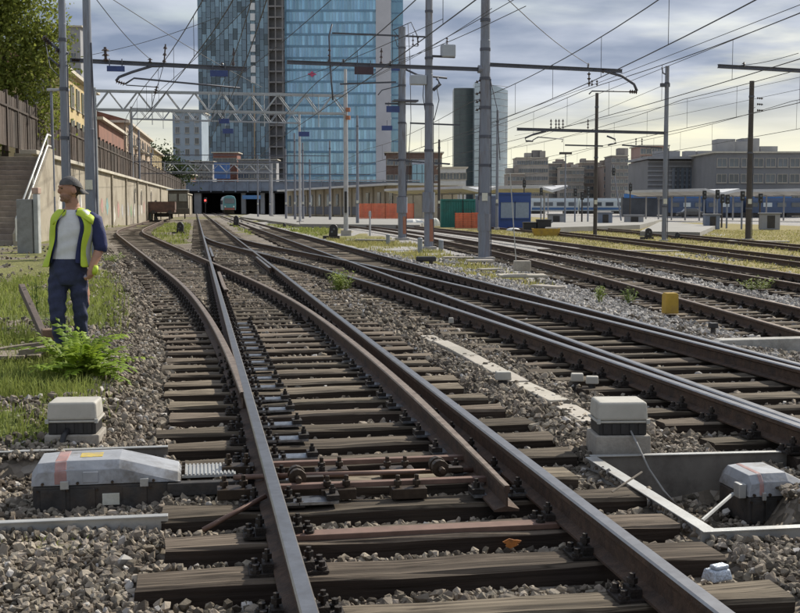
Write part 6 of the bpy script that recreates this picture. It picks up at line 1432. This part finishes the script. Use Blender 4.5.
b = bas(565, 115, -.25); fl_ = thing('floodlight_pole', 'tall T shaped floodlight pole in the yard', 'floodlight', b); MB().cyl(b, b+Vector((0, 0, 7)), .09, .06, n=8).build('pole', m_mast, fl_); MB().box(b+Vector((0, 0, 7.05)), (1.2, .3, .22)).build('lamp_bar', m_mastd, fl_, bevel=.03)
# lattice gantries
def gantry(bl, br, z0, z1, label, bays, mt, leg_r=.13, legs=(1, 1), depth=.7):
    bl, br = Vector(bl), Vector(br); root = thing('catenary_gantry', label, 'gantry', (bl+br)/2, 'lattice gantries over the tracks'); d = br-bl; d.z = 0; L = d.length; d.normalize(); nn = Vector((-d.y, d.x, 0))
    for j, s in enumerate((-depth/2, depth/2)):
        for z, nm in ((z0, 'lower_chord'), (z1, 'upper_chord')):
            a = bl+nn*s; b_ = br+nn*s; a.z = b_.z = z; MB().box((a+b_)/2, (L, .1, .12), ux=d, uy=nn).build(nm, mt, root)
        for i in range(bays):
            a, b_ = bl.lerp(br, i/bays)+nn*s, bl.lerp(br, (i+1)/bays)+nn*s; m_ = (a+b_)/2; a.z = z0; b_.z = z0; m_.z = z1
            mb = MB(); mb.cyl(a, m_, .04, n=5); mb.cyl(m_, b_, .04, n=5); mb.build('brace', mt, root)
    for i in range(bays+1):
        a = bl.lerp(br, i/bays); p0 = a-nn*depth/2; p1 = a+nn*depth/2; mb = MB()
        for z in (z0, z1): mb.cyl(Vector((p0.x, p0.y, z)), Vector((p1.x, p1.y, z)), .03, n=5)
        if i % 2 == 0: mb.cyl(Vector((a.x, a.y, z0-.9)), Vector((a.x, a.y, z1)), .03, n=5)
        mb.build('tie', mt, root)
    for k, p in enumerate((bl, br)):
        if legs[k]:
            MB().cyl(p-UP*.2, Vector((p.x, p.y, z1+.2)), leg_r, leg_r*.85, n=12).build('leg', m_mastl if k else mt, root); MB().box(p+UP*.05, (.6, .6, .4), ux=d, uy=nn).build('foundation', m_found, root)
    return root
gr_ = G(346, 234, -.15); glx = P(96.5, 206, gr_.y-3.4); glx.z = .1
ga = gantry(glx, gr_, 1.66+(206.5-115)*gr_.y/1180, 1.66+(206.5-97.5)*gr_.y/1180, 'near lattice gantry between the man side mast and the white mast', 9, mat('gantry_pale', (.36, .38, .40), .6, .3, var=.12, scale=1), .16)
MB().cyl(gr_+Vector((0, -.2, 1.4)), gr_+Vector((0, -.2, 2.8)), .09, n=8).build('black_plate', m_blk, ga)
MB().cyl(Vector((gr_.x, gr_.y, ORG[ga.name].z+8)), Vector((gr_.x, gr_.y, 10.6)), .1, n=8).build('leg_top', m_mastl, ga)
for y in (108, 116): MB().cyl(PL(347.5, y, gr_)-DV*.3, PL(347.5, y+4, gr_)-DV*.3, .16, n=8).build('red_joint', m_orange, ga)
m_gal2 = mat('gantry_grey', (.30, .32, .35), .6, .3, var=.12, scale=1)
gantry(bas(133, 118, -.1), bas(300, 124, -.1), 1.66+86.5*118/1180, 1.66+96.5*118/1180, 'second lattice gantry crossing behind the near one', 11, m_gal2, .14)
gantry(bas(165, 195, -.1), bas(272, 200, -.1), 1.66+34.5*195/1180, 1.66+42.5*195/1180, 'small far lattice gantry in front of the overbridge', 7, m_gal2, .16)
for k, (z, lb_) in enumerate(((6.1, 'long thin cross span in front of the towers'), (5.2, 'lower thin cross span in front of the towers'), (7.6, 'upper thin cross span in front of the towers'))):
    Y = 118+k*9; a, b = bas(128-6*k, Y, z), bas(330+40*(k == 1), Y+4, z); single('cross_span', MB().cyl(a, b, .05, n=6), m_arm, lb_, 'cross span', a, 'cross spans between the masts')
for px, py, Y in ((228, 131, 118), (304, 134, 118), (224, 121, 70), (387, 128, 110)):
    p = P(px, py, Y); s_ = thing('line_sign', 'small blue plate hung on the overhead line, %s' % {228: 'before the checkered tower', 304: 'before the light blue tower', 224: 'under the near gantry', 387: 'beside the corner strip of the tower'}[px], 'sign', p, 'blue plates on the overhead lines')
    MB().box(p, (.09*Y/10, .05, .04*Y/10)).build('plate', m_bluep, s_); MB().box(p+Vector((0, 0, .04*Y/10)), (.04, .04, .05*Y/10)).build('hanger', m_arm, s_)
# wires
GW = 'overhead wires'
def wire(pts, label, r=.011, nm='overhead_wire', drops=None):
    o = Vector(pts[0]); root = thing(nm, label, 'wire', o, GW); MB().tube(pts, r, 5).build('conductor', m_wire, root); return root
def catenary(qf, t0, t1, label, zc=5.4, zm=6.65, span=44, off=6):
    root = thing('catenary_line', label, 'wire', T(float(qf(30.)), 30, zc), GW)
    ts = np.arange(t0, t1+.1, 2.0 if t1 < 120 else 3.0); stag = lambda t: .2*math.sin((t-off)/span*math.pi)
    def zz(t): f = ((t-off) % span)/span; return zm-3.4*.28*f*(1-f)*1.0
    MB().tube([T(float(qf(t))+stag(t), t, zc) for t in ts], .013, 5).build('contact_wire', m_wire, root); MB().tube([T(float(qf(t))+stag(t), t, zz(t)) for t in ts], .014, 5).build('messenger_wire', m_wire, root)
    t = t0+3; mb = MB()
    while t < min(t1, 110): q = float(qf(t))+stag(t); mb.cyl(T(q, t, zc), T(q, t, zz(t)), .007, n=4, cap=False); t += 6.3
    tag(mb.build('droppers', m_wire, root), kind='stuff')
catenary(lambda t: QM, -4, 280, 'wires hanging over the straight middle track'); catenary(q_div, -4, 170, 'wires hanging over the left curving track', off=8); catenary(lambda t: QC, -4, 280, 'wires hanging over the track right of the cable trough', off=4)
catenary(q_D, -4, 150, 'wires hanging over the track behind the yellow marker', off=10, zc=5.1, zm=6.4); catenary(q_E, -4, 150, 'wires hanging over the track in front of the containers', off=2, zc=5.1, zm=6.4); catenary(q_F, -4, 140, 'wires hanging over the nearer overgrown track', zc=5.1, zm=6.4); catenary(q_G, -4, 140, 'wires hanging over the farther overgrown track', zc=5.1, zm=6.4)
def hw(x0, y0, x1, y1, z, label, ext=(0, 0), r=.011, z1=None):
    z1 = z if z1 is None else z1
    f = lambda x, y, z: P(x, y, 1180*(z-CZ)/(HOR-y)) 
    a, b = f(x0, y0, z), f(x1, y1, z1); d = b-a; a = a-d*ext[0]; b = b+d*ext[1]; n = 10
    pts = [a.lerp(b, i/n)-UP*(.12*math.sin(math.pi*i/n)) for i in range(n+1)]; wire(pts, label, r)
hw(740, 25, 500, 118, 7.2, 'upper one of two long wires rising to the upper right corner', (.5, .3)); hw(764, 24, 500, 131, 7.0, 'lower one of two long wires rising to the upper right corner', (.5, .3))
hw(664, 85, 470, 164, 7.4, 'wire running down left from the slim blue grey mast'); hw(772, 82, 580, 122, 8.0, 'feeder wire sloping across the right sky', (.3, .6)); hw(772, 94, 560, 137, 7.6, 'second feeder wire sloping across the right sky', (.3, .6)); hw(774, 57, 718, 66, 6.7, 'short wire ending on the cut off cross arm at right', (.4, 0))
hw(119, 24, 150, 59, 6.9, 'wire coming down to the left cross arm near the blue plate', (.6, 0)); hw(156, 24, 250, 80, 7.4, 'wire crossing the left sky towards the checkered tower', (.4, .2)); hw(226, 25, 157, 92, 7.0, 'wire slanting down left before the checkered tower', (.4, .1)); hw(375, 46, 285, 82, 7.2, 'wire slanting before the light blue tower', (.5, .1)); hw(541, 26, 588, 64, 6.8, 'wire coming down to the right end of the middle cross arm', (.5, 0)); hw(482, 24, 380, 66, 7.0, 'wire slanting down left to the middle cross arm', (.3, 0)); hw(440, 38, 340, 92, 7.4, 'long wire crossing between the two switchgear masts', (.6, .3)); hw(465, 24, 400, 62, 7.8, 'thin wire rising beside the transformer box', (.3, .6)); hw(195, 24, 110, 49, 8.2, 'sagging wire between the left masts', (.2, .3)); hw(300, 24, 236, 76, 7.1, 'wire before the lift shaft of the towers', (.4, .2))
